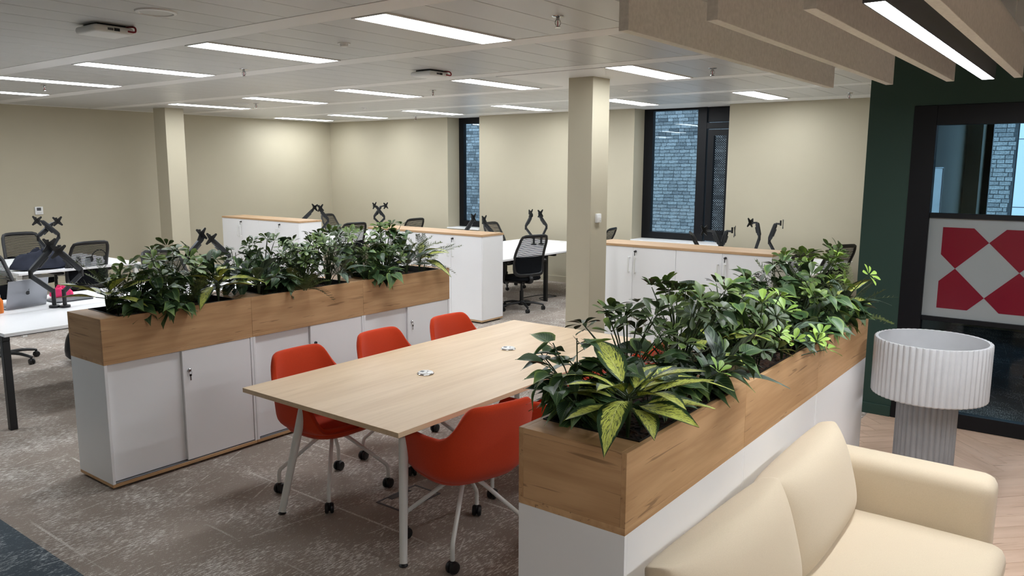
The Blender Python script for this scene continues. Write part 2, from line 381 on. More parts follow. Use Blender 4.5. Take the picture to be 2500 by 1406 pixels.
# herringbone planks laid at 45 degrees
PL, PW = 0.60, 0.12
plank_me = mesh_from(box(B(), -PL/2+0.0012, PL/2-0.0012, -PW/2+0.0012, PW/2-0.0012, -0.008, 0.0, 0.0009), 'plank', 'plank')
cand = []
c45 = math.sqrt(0.5)
for i in range(-40, 60):
    for j in range(-30, 40):
        for fam in (0, 1):
            # herringbone lattice: L-shaped pairs stepped along the diagonal
            bxx = i*PW + j*(PL); byy = i*PW - j*(PL)
            if fam == 0: u, v, a = bxx + PL/2, byy + PW/2, 0.0
            else: u, v, a = bxx + PL + PW/2, byy + PW - PL/2 + 0.0, PI/2
            x = (u - v)*c45 - 0.4; y = (u + v)*c45 + 2.0
            if -1.75 < x < 3.9 and -2.9 < y < 6.88: cand.append((x, y, a + PI/4))
def clip_plank(x, y, a):
    bm = B(); box(bm, -PL/2+0.0012, PL/2-0.0012, -PW/2+0.0012, PW/2-0.0012, -0.008, 0.0)
    bmesh.ops.rotate(bm, cent=(0, 0, 0), matrix=Matrix.Rotation(a, 3, 'Z'), verts=bm.verts)
    bmesh.ops.translate(bm, vec=(x, y, 0), verts=bm.verts)
    for co, no in (((-1.40, 0, 0), (-1, 0, 0)), ((0, 6.54, 0), (0, 1, 0))):
        bmesh.ops.bisect_plane(bm, geom=bm.verts[:]+bm.edges[:]+bm.faces[:], plane_co=co, plane_no=no, clear_outer=True)
    return bm
near = sorted(cand, key=lambda c: (c[0]+0.4)**2*1.5 + (c[1]-5.2)**2)
for (x, y, a) in near[:290]:
    r = PL/2*abs(math.cos(a)) + PW/2*abs(math.sin(a))
    if x - r > -1.40 and y + r < 6.54: put('plank', plank_me, woodfloor, (x, y, 0), (0, 0, a))
    else:
        cp = clip_plank(x, y, a)
        if len(cp.faces) > 2: part('plank', cp, 'plank', woodfloor)
        else: cp.free()
bm = B()
for (x, y, a) in near[290:]:
    b2 = clip_plank(x, y, a); me = bpy.data.meshes.new('t'); b2.to_mesh(me); b2.free(); bm.from_mesh(me); bpy.data.meshes.remove(me)
tag(part('planks', bm, 'plank', woodfloor), kind='stuff')

struct(bx('wall_left', 'wall_paint', None, -13.3, -13.1, -3.2, 11.4, 0, 3.0), 'plain beige office wall on the left')
struct(bx('wall_back', 'wall_paint', None, -13.1, 4.2, -3.2, -3.0, 0, 3.0), 'plain beige wall at the viewer end of the office')
struct(bx('wall_right', 'wall_paint', None, 4.0, 4.2, -3.0, 11.4, 0, 3.0), 'plain beige wall at the lounge end')
WY0, WY1 = 10.9, 11.33
W1 = (-9.826, -9.068); W2 = (-5.974, -4.46); W3 = (-1.32, -0.30); SILL = 0.78
bm = B(); xs = -13.1
for (a, b) in (W1, W2, W3):
    box(bm, xs, a, WY0, WY1, 0, 3.0); box(bm, a, b, WY0, WY1, 0, SILL); xs = b
box(bm, xs, 4.0, WY0, WY1, 0, 3.0)
struct(part('wall_windows', bm, 'wall_paint'), 'beige wall with deep window recesses')
struct(bx('wall_partition', 'wall_paint', None, -1.55, -1.48, 6.59, 10.9, 0, CEIL), 'beige side wall of the meeting room')
bm = B(); GY = 6.49
box(bm, -1.55, -1.237, GY, GY+0.1, 0, CEIL); box(bm, -1.237, -0.137, GY, GY+0.1, 2.369, CEIL); box(bm, -0.137, 4.0, GY, GY+0.1, 0, CEIL)
struct(part('wall_green', bm, 'green_paint'), 'dark green wall around the glazed meeting room door')
struct(bx('baseboard_green', 'green_paint', None, -1.55, -1.24, GY-0.014, GY, 0, 0.085, 0.003), 'dark green skirting board')
struct(bx('baseboard_left', 'wall_paint', None, -13.1, -13.085, -3.0, 10.9, 0, 0.1, 0.003), 'beige skirting board on the left wall')
struct(bx('baseboard_windows', 'wall_paint', None, -13.085, -1.55, 10.885, 10.9, 0, 0.1, 0.003), 'beige skirting board under the windows')
# free standing square columns
struct(bx('wall_column', 'wall_paint', None, -12.10, -11.76, 6.57, 6.88, 0, CEIL, 0.003), 'beige square column standing near the left wall')
pillar = struct(bx('wall_pillar', 'wall_paint', None, -4.44, -4.155, 6.73, 7.05, 0, CEIL, 0.003), 'beige square pillar behind the meeting table')
# ceiling slab with metal tiles and plain strips
ceil = struct(bx('ceiling', 'ceiling_white', None, -13.3, 4.2, -3.2, 11.4, CEIL, 3.0), 'white metal tile ceiling with plain strips')
tile_me = mesh_from(box(B(), 0.003, 0.302, 0.002, 1.230, -0.004, 0.0, 0.0015), 'ceiling_tile', 'ceiling_tile')
LX = [-3.74 - 1.83*j for j in range(5)] + [-12.585]      # tile edge left of each light
def lit(k, i): return (k in (0, 2) and i < 5) or k == 4 or (k == -2 and i in (2, 3, 4))  # the row behind the viewer is unseen, added to brighten the foreground
def has_light(k, x0):
    return any(abs(x0 - lx) < 0.05 and lit(k, i) for i, lx in enumerate(LX))
bm_rest = B()
for k in range(-4, 5):
    y0 = 3.07 + 1.457*k + 0.225
    for c in range(-25, 31):
        x0 = -3.74 - 0.305*c
        if x0 < -13.0 or x0 > 3.6: continue
        if x0 > -1.9 and y0 + 1.2 > GY: continue
        if has_light(k, x0): continue
        if y0 < 6.9 < y0+1.23 and -4.75 < x0 < -3.9: continue
        if k >= -1 and x0 < -1.7 : put('ceiling_tile', tile_me, ceil, (x0, y0, CEIL))
        else: box(bm_rest, x0+0.003, x0+0.302, y0+0.002, y0+1.23, CEIL-0.004, CEIL)
    xr = -1.56 if y0 > 5.0 else 3.8
    st = bx('strip', 'ceiling_white', ceil, -13.0, xr, y0-0.222, y0-0.003, CEIL-0.006, CEIL, 0.002)
tag(part('ceiling_tiles', bm_rest, 'ceiling_tile', ceil), kind='stuff')
bx('strip', 'ceiling_white', ceil, -13.0, -1.56, 10.358, 10.58, CEIL-0.006, CEIL, 0.002)
bx('column_tile', 'ceiling_white', ceil, -4.96, -3.75, 6.22, 7.43, CEIL-0.010, CEIL, 0.002)
# recessed light panels
RN = {-2: 'added fill row behind the viewer', 0: 'nearest row', 2: 'middle row', 4: 'row nearest the windows'}
ON = ['first', 'second', 'third', 'fourth', 'fifth', 'sixth']
for k in (-2, 0, 2, 4):
    y0 = 3.07 + 1.457*k + 0.225
    for i, lx in enumerate(LX):
        if not lit(k, i): continue
        t = thing('ceiling_light', f'recessed glowing strip light, {ON[i]} from the right in the {RN[k]}', 'ceiling light', (lx+0.1525, y0+0.615, CEIL), 0, 'recessed strip lights in the ceiling')
        bm = B()
        box(bm, -0.149, -0.130, -0.612, 0.612, -0.012, 0); box(bm, 0.130, 0.149, -0.612, 0.612, -0.012, 0)
        box(bm, -0.130, 0.130, -0.612, -0.602, -0.012, 0); box(bm, -0.130, 0.130, 0.602, 0.612, -0.012, 0)
        part('frame', bm, 'ceiling_white', t)
        bx('diffuser', 'panel_light', t, -0.130, 0.130, -0.602, 0.602, -0.010, -0.006)
# ceiling devices
def sprinkler(x, y, label):
    t = thing('sprinkler_head', label, 'sprinkler', (x, y, CEIL), random.uniform(0, 3), 'ceiling sprinkler heads')
    part('escutcheon', solid_lathe(B(), [(0.012, -0.011), (0.036, -0.008), (0.040, -0.003), (0.040, 0)], 20), 'chrome', t)
    bm = B(); tube(bm, [(0, 0, -0.005), (0, 0, -0.03)], 0.011, 8)
    tube(bm, smooth_path([(0.012, 0, -0.025), (0.017, 0, -0.045), (0.004, 0, -0.065)]), 0.003, 6); tube(bm, smooth_path([(-0.012, 0, -0.025), (-0.017, 0, -0.045), (-0.004, 0, -0.065)]), 0.003, 6)
    part('frame', bm, 'chrome', t)
    part('deflector', solid_lathe(B(), [(0.018, -0.069), (0.018, -0.066)], 14), 'chrome', t)
    tube_b = tube(B(), [(0, 0, -0.03), (0, 0, -0.064)], 0.003, 6); part('glass_bulb', tube_b, 'red_cable', t)
for x, y, l in ((-2.717, 3.993, 'chrome sprinkler head hanging nearest, right of the largest light'), (-6.498, 4.422, 'chrome sprinkler head between second and third lights of the near row'),
                (-9.551, 3.953, 'chrome sprinkler head beside the fourth light of the near row'), (-2.98, 6.85, 'chrome sprinkler head right of the pillar light'),
                (-6.447, 6.908, 'chrome sprinkler head between second and third lights of the middle row'), (-9.904, 6.915, 'chrome sprinkler head near the beige column by the left wall'),
                (-2.636, 10.049, 'chrome sprinkler head next to the green wall corner'), (-10.034, 10.296, 'chrome sprinkler head furthest away beside the narrow window')):
    sprinkler(x, y, l)
def wifi_box(x, y, label):
    t = thing('access_point', label, 'access point', (x, y, CEIL), 0, 'ceiling access points')
    bx('bracket', 'black_plastic', t, -0.09, 0.09, -0.09, 0.09, -0.018, 0)
    bm = B(); box(bm, -0.13, 0.13, -0.13, 0.13, -0.062, -0.016, 0.02, 4); part('housing', bm, 'white_plastic', t)
    bx('port', 'black_plastic', t, 0.128, 0.1325, -0.005, 0.03, -0.048, -0.03); bx('port', 'pad_grey', t, 0.128, 0.1325, -0.045, -0.01, -0.046, -0.032)
    part('cable', tube(B(), smooth_path([(0.128, 0.085, -0.04), (0.165, 0.11, -0.045), (0.14, 0.12, -0.012), (0.06, 0.10, -0.006)]), 0.006, 6), 'red_cable', t)
wifi_box(-5.22, 2.55, 'white square access point near the top left corner of the ceiling')
wifi_box(-5.19, 5.52, 'white square access point between two rows of lights')
def speaker(x, y, label):
    t = thing('ceiling_speaker', label, 'speaker', (x, y, CEIL), 0, 'round ceiling speakers')
    bm, rings = lathe(B(), [(0.088, -0.004), (0.096, -0.016), (0.112, -0.012), (0.118, 0.0)], 40); part('rim', bm, 'white_plastic', t)
    part('grille', solid_lathe(B(), [(0.086, -0.012), (0.09, -0.006)], 36), 'ceiling_tile', t)
speaker(-4.50, 2.50, 'round grey speaker set in the ceiling near the top edge')
speaker(-4.53, 8.32, 'round speaker flush in the ceiling beside the pillar')
speaker(-10.1, 6.80, 'round speaker flush in the ceiling by the far left light')
def detector(x, y, label):
    t = thing('smoke_detector', label, 'detector', (x, y, CEIL), 0, 'ceiling smoke detectors')
    part('base', solid_lathe(B(), [(0.045, -0.010), (0.048, 0)], 24), 'white_plastic', t)
    part('chamber', solid_lathe(B(), [(0.016, -0.032), (0.026, -0.028), (0.030, -0.012), (0.030, -0.008)], 20), 'white_plastic', t)
detector(-4.538, 3.931, 'small round detector between the two largest lights')
detector(-9.218, 8.353, 'small round detector far back over the rear desks')

# ------------------------------------------------------------------ windows and the courtyard outside
def frame_box(bm, x0, x1, z0, z1, w, y0, y1):
    box(bm, x0, x0+w, y0, y1, z0, z1); box(bm, x1-w, x1, y0, y1, z0, z1); box(bm, x0+w, x1-w, y0, y1, z0, z0+w); box(bm, x0+w, x1-w, y0, y1, z1-w, z1)
FY = 11.22
w = tag(thing('window_1', 'narrow black framed window beside the far corner', None, (W1[0], FY, SILL)), kind='structure')
wd = W1[1]-W1[0]; hh = CEIL-SILL
bm = B(); frame_box(bm, 0, wd, 0.02, hh, 0.11, 0, 0.08); part('frame', bm, 'dark_frame', w)
bx('pane', 'clear_glass', w, 0.11, wd-0.11, 0.035, 0.041, 0.13, hh-0.11)
bx('sill', 'desk_white', w, -0.0, wd, -0.36, 0.0, 0.0, 0.022, 0.003)
w = tag(thing('window_2', 'tall black framed window with fixed pane and screened vent', None, (W2[0], FY, SILL)), kind='structure')
wd = W2[1]-W2[0]
bm = B(); box(bm, 0, 0.15, 0, 0.08, 0.02, hh); box(bm, 0.15, 0.90, 0, 0.08, 0.02, 0.125); box(bm, 0.15, 0.90, 0, 0.08, hh-0.03, hh)
box(bm, 0.90, 1.04, -0.012, 0.09, 0.02, hh); box(bm, wd-0.06, wd, 0, 0.08, 0.02, hh); part('frame', bm, 'dark_frame', w)
bx('pane', 'clear_glass', w, 0.15, 0.90, 0.035, 0.041, 0.125, hh-0.03)
bx('transom_panel', 'dark_frame', w, 1.05, wd-0.06, 0.02, 0.07, 1.80, hh, 0.004); bx('transom_bar', 'dark_frame', w, 1.04, wd-0.06, -0.01, 0.08, 1.70, 1.79, 0.004)
bm = B(); frame_box(bm, 1.065, wd-0.07, 0.04, 1.69, 0.09, 0.0, 0.07); part('vent_sash', bm, 'dark_frame', w)
bx('vent_lower_bar', 'dark_frame', w, 1.15, wd-0.15, 0.0, 0.07, 0.13, 0.2, 0.003)
bm = B(); X0, X1, Z0, Z1 = 1.155, wd-0.16, 0.20, 1.60
sp = 0.034
n = int((X1-X0+Z1-Z0)/sp)
for s in (1, -1):
    for i in range(n+1):
        d = i*sp
        if s == 1: xa = X0 + max(0, d-(Z1-Z0)); za = Z0 + min(d, Z1-Z0); xb = X0 + min(d, X1-X0); zb = Z0 + max(0, d-(X1-X0))
        else: xa = X0 + max(0, d-(Z1-Z0)); za = Z1 - min(d, Z1-Z0); xb = X0 + min(d, X1-X0); zb = Z1 - max(0, d-(X1-X0))
        if abs(xb-xa) < 0.004: continue
        dx, dz = xb-xa, zb-za; L = math.hypot(dx, dz); nx, nz_ = -dz/L*0.0048, dx/L*0.0048
        vs = [bm.verts.new(p) for p in ((xa-nx, 0.05+s*0.001, za-nz_), (xb-nx, 0.05+s*0.001, zb-nz_), (xb+nx, 0.05+s*0.001, zb+nz_), (xa+nx, 0.05+s*0.001, za+nz_))]
        f = bm.faces.new(vs); r_ = bmesh.ops.extrude_face_region(bm, geom=[f]); bmesh.ops.translate(bm, vec=(0, 0.002, 0), verts=[v for v in r_['geom'] if isinstance(v, bmesh.types.BMVert)])
tag(part('vent_screen', bm, 'dark_frame', w), kind='stuff')
bx('sill', 'desk_white', w, 0, wd, -0.36, 0.0, 0.0, 0.022, 0.003)
w = tag(thing('window_3', 'black framed window seen through the meeting room door', None, (W3[0], FY, SILL)), kind='structure')
wd = W3[1]-W3[0]
bm = B(); frame_box(bm, 0, wd, 0.02, hh, 0.07, 0, 0.08); part('frame', bm, 'dark_frame', w)
bx('pane', 'clear_glass', w, 0.07, wd-0.07, 0.035, 0.041, 0.09, hh-0.07)
bx('sill', 'desk_white', w, 0, wd, -0.36, 0.0, 0.0, 0.022, 0.003)
# brick courtyard wall
BY = 16.0
cw = struct(bx('wall_courtyard', 'brick_mortar', None, -24.0, -1.42, BY+0.012, BY+0.25, -0.5, 5.0), 'grey brick wall across the courtyard')
bricks = []
rb = random.Random(3)
for row in range(0, 68):
    z = -0.4 + row*0.075
    x = -24.0 + rb.uniform(0, 0.2)
    while x < -1.66:
        L = rb.choice((0.225, 0.225, 0.225, 0.11, 0.165)) if row % 1 == 0 else 0.225
        bricks.append((x, z, L)); x += L + 0.011
    while -1.43-x > 0.05:
        L = 0.225 if -1.43-x >= 0.225 else (0.165 if -1.43-x >= 0.165 else (0.11 if -1.43-x >= 0.11 else 0.05))
        bricks.append((x, z, L)); x += L + 0.011
BM = {}
for L in (0.225, 0.11, 0.165, 0.05):
    BM[L] = []
    for q in range(3):
        bm = B(); box(bm, 0, L, 0, 0.03, 0, 0.064)
        bmesh.ops.subdivide_edges(bm, edges=[e for e in bm.edges if abs(e.verts[0].co.x-e.verts[1].co.x) > 0.04], cuts=2)
        for v in bm.verts:
            if v.co.y < 0.01: v.co += Vector((0, rb.uniform(-0.006, 0.004), rb.uniform(-0.004, 0.003)))
        BM[L].append(mesh_from(bm, 'brick', 'brick', 60))
vis = []; rest = []
for (x, z, L) in bricks:
    v2 = -8.45 < x+L and x < -6.95 and 0.25 < z < 3.1
    v3 = -2.0 < x+L and 0.9 < z < 2.9
    (vis if (v2 or v3) else rest).append((x, z, L))
for (x, z, L) in vis[:300]: put('brick', rb.choice(BM[L]), cw, (x, BY, z))
bm = B()
for (x, z, L) in rest + vis[300:]:
    box(bm, x, x+L, BY+rb.uniform(-0.004, 0.004), BY+0.03, z, z+0.064)
tag(part('brickwork', bm, 'brick', cw), kind='stuff')
bx('movement_joint', 'laptop_metal', cw, -7.657, -7.651, BY-0.004, BY+0.02, -0.4, 4.6)
rw = struct(bx('wall_cladding', 'render_white', None, -1.40, 6.0, BY-0.02, BY+0.2, -0.5, 5.0), 'pale panelled wall beside the courtyard brickwork')
for z in (0.1, 1.25, 2.4, 3.55): bx('cladding_joint', 'pad_grey', rw, -1.40, 6.0, BY-0.023, BY-0.0195, z, z+0.012)
struct(bx('floor_courtyard', 'render_white', None, -24, 6, 11.4, BY, -0.55, -0.5), 'pale courtyard paving outside the windows')

# ------------------------------------------------------------------ meeting room door
d = tag(thing('door_1', 'black framed glass door with frosted band and red cut-corner pattern', None, (-1.237, GY-0.01, 0)), kind='structure')
def dxo(x): return x + 1.237
bm = B(); box(bm, 0, 0.155, 0, 0.09, 0, 2.367, 0.002); box(bm, dxo(-0.296), dxo(-0.137), 0, 0.09, 0, 2.367, 0.002); box(bm, 0.155, dxo(-0.296), 0, 0.09, 2.226, 2.367, 0.002)
part('frame', bm, 'dark_frame', d)
bx('rail', 'dark_frame', d, 0.155, dxo(-0.296), 0.01, 0.07, 1.557, 1.592, 0.002); bx('rail', 'dark_frame', d, 0.155, dxo(-0.296), 0.01, 0.07, 0.79, 0.824, 0.002)
bx('rail', 'dark_frame', d, 0.155, dxo(-0.296), 0.005, 0.075, 0.004, 0.112, 0.002)
bx('pane', 'clear_glass', d, 0.155, dxo(-0.296), 0.036, 0.042, 1.592, 2.226); bx('pane', 'clear_glass', d, 0.155, dxo(-0.296), 0.036, 0.042, 0.112, 0.79)
bx('pane', 'clear_glass', d, 0.155, dxo(-0.296), 0.036, 0.042, 0.824, 1.557)
bx('frosted_film', 'frosted_film', d, 0.155, dxo(-0.296), 0.033, 0.0345, 0.824, 1.557)
pent = [(-0.3, 0.3), (-0.1, 0.3), (0, 0.2), (-0.2, 0), (-0.3, 0.1)]
for sx in (1, -1):
    for sz in (1, -1):
        poly = [(dxo(-0.688)+sx*p[0], 1.19+sz*p[1]) for p in pent]
        o = part('red_pattern', prism(B(), poly, 0.0305, 0.0325, 1), 'red_vinyl', d)
bx('handle', 'chrome', d, dxo(-0.335), dxo(-0.315), -0.04, -0.025, 0.9, 1.3, 0.004)
# whiteboard inside the meeting room
t = thing('whiteboard', 'white wall board seen through the meeting room glass', 'whiteboard', (-1.48, 8.2, 1.15))
bx('surface', 'whiteboard', t, 0.0, 0.018, 0.0, 1.12, 0.0, 0.765, 0.003)
bm = B(); box(bm, 0.0, 0.022, -0.012, 0.0, -0.012, 0.777); box(bm, 0, 0.022, 1.12, 1.132, -0.012, 0.777); box(bm, 0, 0.022, 0, 1.12, -0.012, 0); box(bm, 0, 0.022, 0, 1.12, 0.765, 0.777)
part('edge_frame', bm, 'laptop_metal', t)
# thermostat and pillar sensor
t = thing('thermostat', 'small white wall thermostat with dark screen on the left wall', 'thermostat', (-13.1, 5.13, 1.165))
bx('housing', 'white_plastic', t, 0, 0.02, 0, 0.115, 0, 0.12, 0.005, 2); bx('screen', 'pad_grey', t, 0.0195, 0.0212, 0.025, 0.085, 0.06, 0.105)
for i in range(4): bx('button', 'pad_grey', t, 0.0195, 0.0208, 0.03+i*0.018, 0.037+i*0.018, 0.022, 0.027)
t = thing('wall_sensor', 'small white sensor box on the side of the beige pillar', 'sensor', (-4.155, 6.81, 1.36))
bx('housing', 'white_plastic', t, 0, 0.028, 0, 0.085, 0, 0.09, 0.006, 2); bx('indicator', 'pad_grey', t, 0.0275, 0.0288, 0.06, 0.066, 0.015, 0.02)
# ------------------------------------------------------------------ low cabinets with planter boxes
CW, CD, CH, PH = 1.0, 0.42, 0.766, 1.040
def key_lock(t, x, y, z, ny=0, nx=1):
    # chrome barrel with a hanging key, on a face whose normal is +x
    o = part('lock', solid_lathe(B(), [(0.012, 0.0), (0.012, 0.008), (0.009, 0.012)], 16), 'chrome', t)
    return o
def low_cabinet(loc, label, lock):
    # faces +x; local x 0 at the front, body behind it
    t = thing('storage_cabinet', label, 'cabinet', loc, 0, 'white sliding door cabinets under the planters')
    bx('plinth', 'black_plastic', t, -CD+0.03, -0.035, 0.03, CW-0.03, 0, 0.016)
    bx('base_board', 'oak_y', t, -CD, 0, 0.001, CW-0.001, 0.016, 0.036, 0.0015)
    bx('side_panel', 'white_laminate', t, -CD, 0, 0.001, 0.019, 0.036, CH, 0.001); bx('side_panel', 'white_laminate', t, -CD, 0, CW-0.019, CW-0.001, 0.036, CH, 0.001)
    bx('back_panel', 'white_laminate', t, -CD, -CD+0.012, 0.019, CW-0.019, 0.036, CH)
    bx('top_rail', 'white_laminate', t, -CD+0.012, -0.05, 0.019, CW-0.019, CH-0.02, CH)
    bx('inner_shelf', 'white_laminate', t, -CD+0.012, -0.05, 0.019, CW-0.019, 0.38, 0.40)
    bx('door_track', 'laptop_metal', t, -0.045, -0.004, 0.019, CW-0.019, 0.036, 0.041)
    bx('door', 'white_laminate', t, -0.042, -0.026, 0.020, 0.515, 0.044, CH-0.002, 0.001)
    dr = bx('door', 'white_laminate', t, -0.020, -0.004, 0.487, CW-0.021, 0.044, CH-0.002, 0.001)
    if lock:
        b = part('lock', solid_lathe(B(), [(0.0115, 0.0), (0.0115, 0.010), (0.008, 0.013)], 16), 'chrome' if lock == 1 else 'black_plastic', dr)
        b.rotation_euler = (0, PI/2, 0); b.location = (-0.004, 0.527, 0.632)
        bm = B(); lathe_pts = [(0.010*math.cos(a), 0, 0.010*math.sin(a)) for a in [2*PI*i/12 for i in range(13)]]
        tube(bm, [(0, p[0], p[2]-0.012) for p in lathe_pts], 0.0012, 5); box(bm, -0.001, 0.001, -0.004, 0.004, -0.062, -0.022); box(bm, -0.001, 0.001, -0.008, 0.008, -0.034, -0.022)
        kk = part('key', bm, 'chrome', dr); kk.location = (0.012, 0.527, 0.630)
    return t
def planter_box(loc, label, group):
    t = thing('planter_box', label, 'planter', loc, 0, group)
    H = PH-CH; th = 0.019
    bx('base_board', 'oak_y', t, -CD, 0, 0.0005, CW-0.0005, 0, 0.024, 0.0008)
    bx('front_panel', 'oak_y', t, -th, 0, 0.0005, CW-0.0005, 0.0245, H, 0.0008); bx('back_panel', 'oak_y', t, -CD, -CD+th, 0.0005, CW-0.0005, 0.0245, H, 0.0008)
    bx('end_panel', 'oak_x', t, -CD+th+0.0005, -th-0.0005, 0.0005, th, 0.0245, H-0.021, 0.0008); bx('end_panel', 'oak_x', t, -CD+th+0.0005, -th-0.0005, CW-th, CW-0.0005, 0.0245, H-0.021, 0.0008)
    bx('end_shelf', 'oak_x', t, -CD+th+0.0005, -th-0.0005, 0.0005, 0.115, H-0.0205, H, 0.0008); bx('end_shelf', 'oak_x', t, -CD+th+0.0005, -th-0.0005, CW-0.115, CW-0.0005, H-0.0205, H, 0.0008)
    bm = B(); y0, y1 = 0.116, CW-0.116; x0, x1 = -CD+th+0.001, -th-0.001
    box(bm, x0, x0+0.004, y0, y1, 0.03, H+0.004); box(bm, x1-0.004, x1, y0, y1, 0.03, H+0.004); box(bm, x0, x1, y0, y0+0.004, 0.03, H+0.004); box(bm, x0, x1, y1-0.004, y1, 0.03, H+0.004)
    box(bm, x0, x1, y0, y1, 0.026, 0.03); part('liner_tray', bm, 'black_liner', t)
    bm = B(); nx, ny = 10, 22; g = [[bm.verts.new((x0+0.004+(x1-x0-0.008)*i/nx, y0+0.004+(y1-y0-0.008)*j/ny, H-0.055+random.uniform(-0.01, 0.012))) for j in range(ny+1)] for i in range(nx+1)]
    for i in range(nx):
        for j in range(ny): bm.faces.new((g[i][j], g[i+1][j], g[i+1][j+1], g[i][j+1]))
    tag(part('bark_mulch', bm, 'bark_chips', t, 180), kind='stuff')
    return t
LPX, LPY = -4.578, 2.087
RPX, RPY = -1.130, 2.070
pos3 = ('nearest', 'middle', 'farthest')
for i in range(3):
    low_cabinet((LPX, LPY+i*CW, 0), f'white sliding door cabinet with key, {pos3[i]} of the three behind the red chairs', (1, 2, 1)[i])
    planter_box((LPX, LPY+i*CW, CH), f'oak planter box behind the red chairs, {pos3[i]} of its row of three', 'oak planter boxes behind the red chairs')
# right hand row stands with its doors towards the table, backs towards the sofa
for i in range(3):
    t = low_cabinet((RPX-CD, RPY+(i+1)*CW, 0), f'white cabinet behind the sofa, {pos3[i]} of the three', 1); t.rotation_euler = (0, 0, PI)
    planter_box((RPX, RPY+i*CW, CH), f'oak planter box behind the sofa, {pos3[i]} of its row of three', 'oak planter boxes behind the sofa')

# ------------------------------------------------------------------ tall cabinets
TH = 1.099
def tall_unit(loc, label, full=True):
    # faces -y; local x 0..1
    t = thing('tall_cabinet', label, 'cabinet', loc, 0, 'white two door cabinets with oak tops')
    D = 0.42
    bx('plinth', 'black_plastic', t, 0.03, CW-0.03, 0.035, D-0.03, 0, 0.018)
    bx('base_board', 'top_x', t, 0.001, CW-0.001, 0.0, D, 0.018, 0.040, 0.001)
    bx('side_panel', 'white_laminate', t, 0.001, 0.019, 0.019, D, 0.04, TH-0.026, 0.001); bx('side_panel', 'white_laminate', t, CW-0.019, CW-0.001, 0.019, D, 0.04, TH-0.026, 0.001)
    bx('back_panel', 'white_laminate', t, 0.019, CW-0.019, D-0.012, D, 0.04, TH-0.026)
    bx('inner_shelf', 'white_laminate', t, 0.019, CW-0.019, 0.03, D-0.02, 0.55, 0.57)
    for s in (0, 1):
        x0, x1 = (0.002, 0.4985) if s == 0 else (0.5015, 0.998)
        dr = bx('door', 'white_laminate', t, x0, x1, 0.0, 0.018, 0.042, TH-0.028, 0.001)
        hx = 0.462 if s == 0 else 0.536
        bm = B(); box(bm, hx-0.006, hx+0.006, -0.032, -0.024, 0.80, 0.965, 0.001); box(bm, hx-0.006, hx+0.006, -0.026, 0.0, 0.80, 0.812); box(bm, hx-0.006, hx+0.006, -0.026, 0.0, 0.953, 0.965)
        part('handle', bm, 'white_metal', dr)
        if s == 1:
            b = part('lock', solid_lathe(B(), [(0.012, 0.0), (0.012, 0.014), (0.009, 0.018)], 16), 'black_plastic', dr); b.rotation_euler = (PI/2, 0, 0); b.location = (hx, 0.0, 1.03)
            bm = B(); box(bm, -0.012, 0.014, -0.028, -0.016, -0.006, 0.006, 0.002); box(bm, -0.006, 0.002, -0.026, -0.022, -0.045, -0.006, 0.001); kk = part('key', bm, 'black_plastic', dr); kk.location = (hx, 0, 1.03)
    return t
TALL = (((-11.64, 7.38), 'far left, in front of the rear desks'), ((-8.05, 7.31), 'in the centre, behind the oak planters'), ((-4.545, 7.42), 'behind the beige pillar'))
for (x, y), w in TALL:
    for i in range(2):
        tall_unit((x+i*CW, y, 0), f'{("left", "right")[i]} tall white cabinet {w}')
    tag(bx('cabinet_top', 'top_x', None, x-0.004, x+2*CW+0.004, y-0.004, y+0.43, TH-0.026, TH, 0.0012), f'long oak board on the cabinets {w}', 'cabinet top', 'oak boards on the tall cabinets')

# ------------------------------------------------------------------ meeting table
t = thing('meeting_table', 'long light oak meeting table with splayed white legs', 'table', (-3.662, 2.39, 0))
TW, TL, TZ = 1.194, 2.432, 0.73
bx('tabletop', 'beech_y', t, 0, TW, 0, TL, TZ-0.025, TZ, 0.0012)
bx('frame', 'white_metal', t, 0.22, 0.26, 0.25, TL-0.25, TZ-0.065, TZ-0.025, 0.002); bx('frame', 'white_metal', t, TW-0.26, TW-0.22, 0.25, TL-0.25, TZ-0.065, TZ-0.025, 0.002)
bx('cross_bar', 'white_metal', t, 0.18, TW-0.18, 0.25, 0.29, TZ-0.065, TZ-0.0255, 0.002); bx('cross_bar', 'white_metal', t, 0.18, TW-0.18, TL-0.29, TL-0.25, TZ-0.065, TZ-0.0255, 0.002)
for sx in (0, 1):
    for sy in (0, 1):
        fx = 0.131 if sx == 0 else TW-0.111; fy = 0.125 if sy == 0 else TL-0.125
        tx = 0.212 if sx == 0 else TW-0.232; ty = 0.262 if sy == 0 else TL-0.262
        lg = part('leg', tube(B(), [(fx, fy, 0.014), (tx, ty, TZ-0.026)], [0.0195, 0.0255], 20), 'white_metal', t)
        part('foot_glide', solid_lathe(B(), [(0.021, 0), (0.023, 0.004), (0.017, 0.008), (0.012, 0.016)], 18, fx, fy), 'black_plastic', lg)
for i, (x, y, w) in enumerate(((-3.086, 3.216, 'nearer'), (-3.088, 4.004, 'farther'))):
    p = thing('power_module', f'white round power socket set in the meeting table, the {w} one', 'power socket', (x, y, TZ+0.0005), 0.3, 'power sockets in the table')
    part('bezel', solid_lathe(B(), [(0.047, 0.0), (0.049, 0.003), (0.044, 0.006)], 36), 'chrome', p)
    part('face', solid_lathe(B(), [(0.043, 0.004), (0.043, 0.0095), (0.040, 0.011)], 36), 'white_plastic', p)
    bx('usb_port', 'pad_grey', p, -0.032, -0.010, -0.012, 0.010, 0.0105, 0.0118); bx('usb_port', 'pad_grey', p, 0.004, 0.01, 0.008, 0.018, 0.0105, 0.0118); bx('socket_slot', 'pad_grey', p, 0.012, 0.022, -0.02, -0.015, 0.0105, 0.0118)
fb = thing('floor_box', 'square floor outlet lid with metal edge under the meeting table', 'floor box', (-3.225, 2.935, 0))
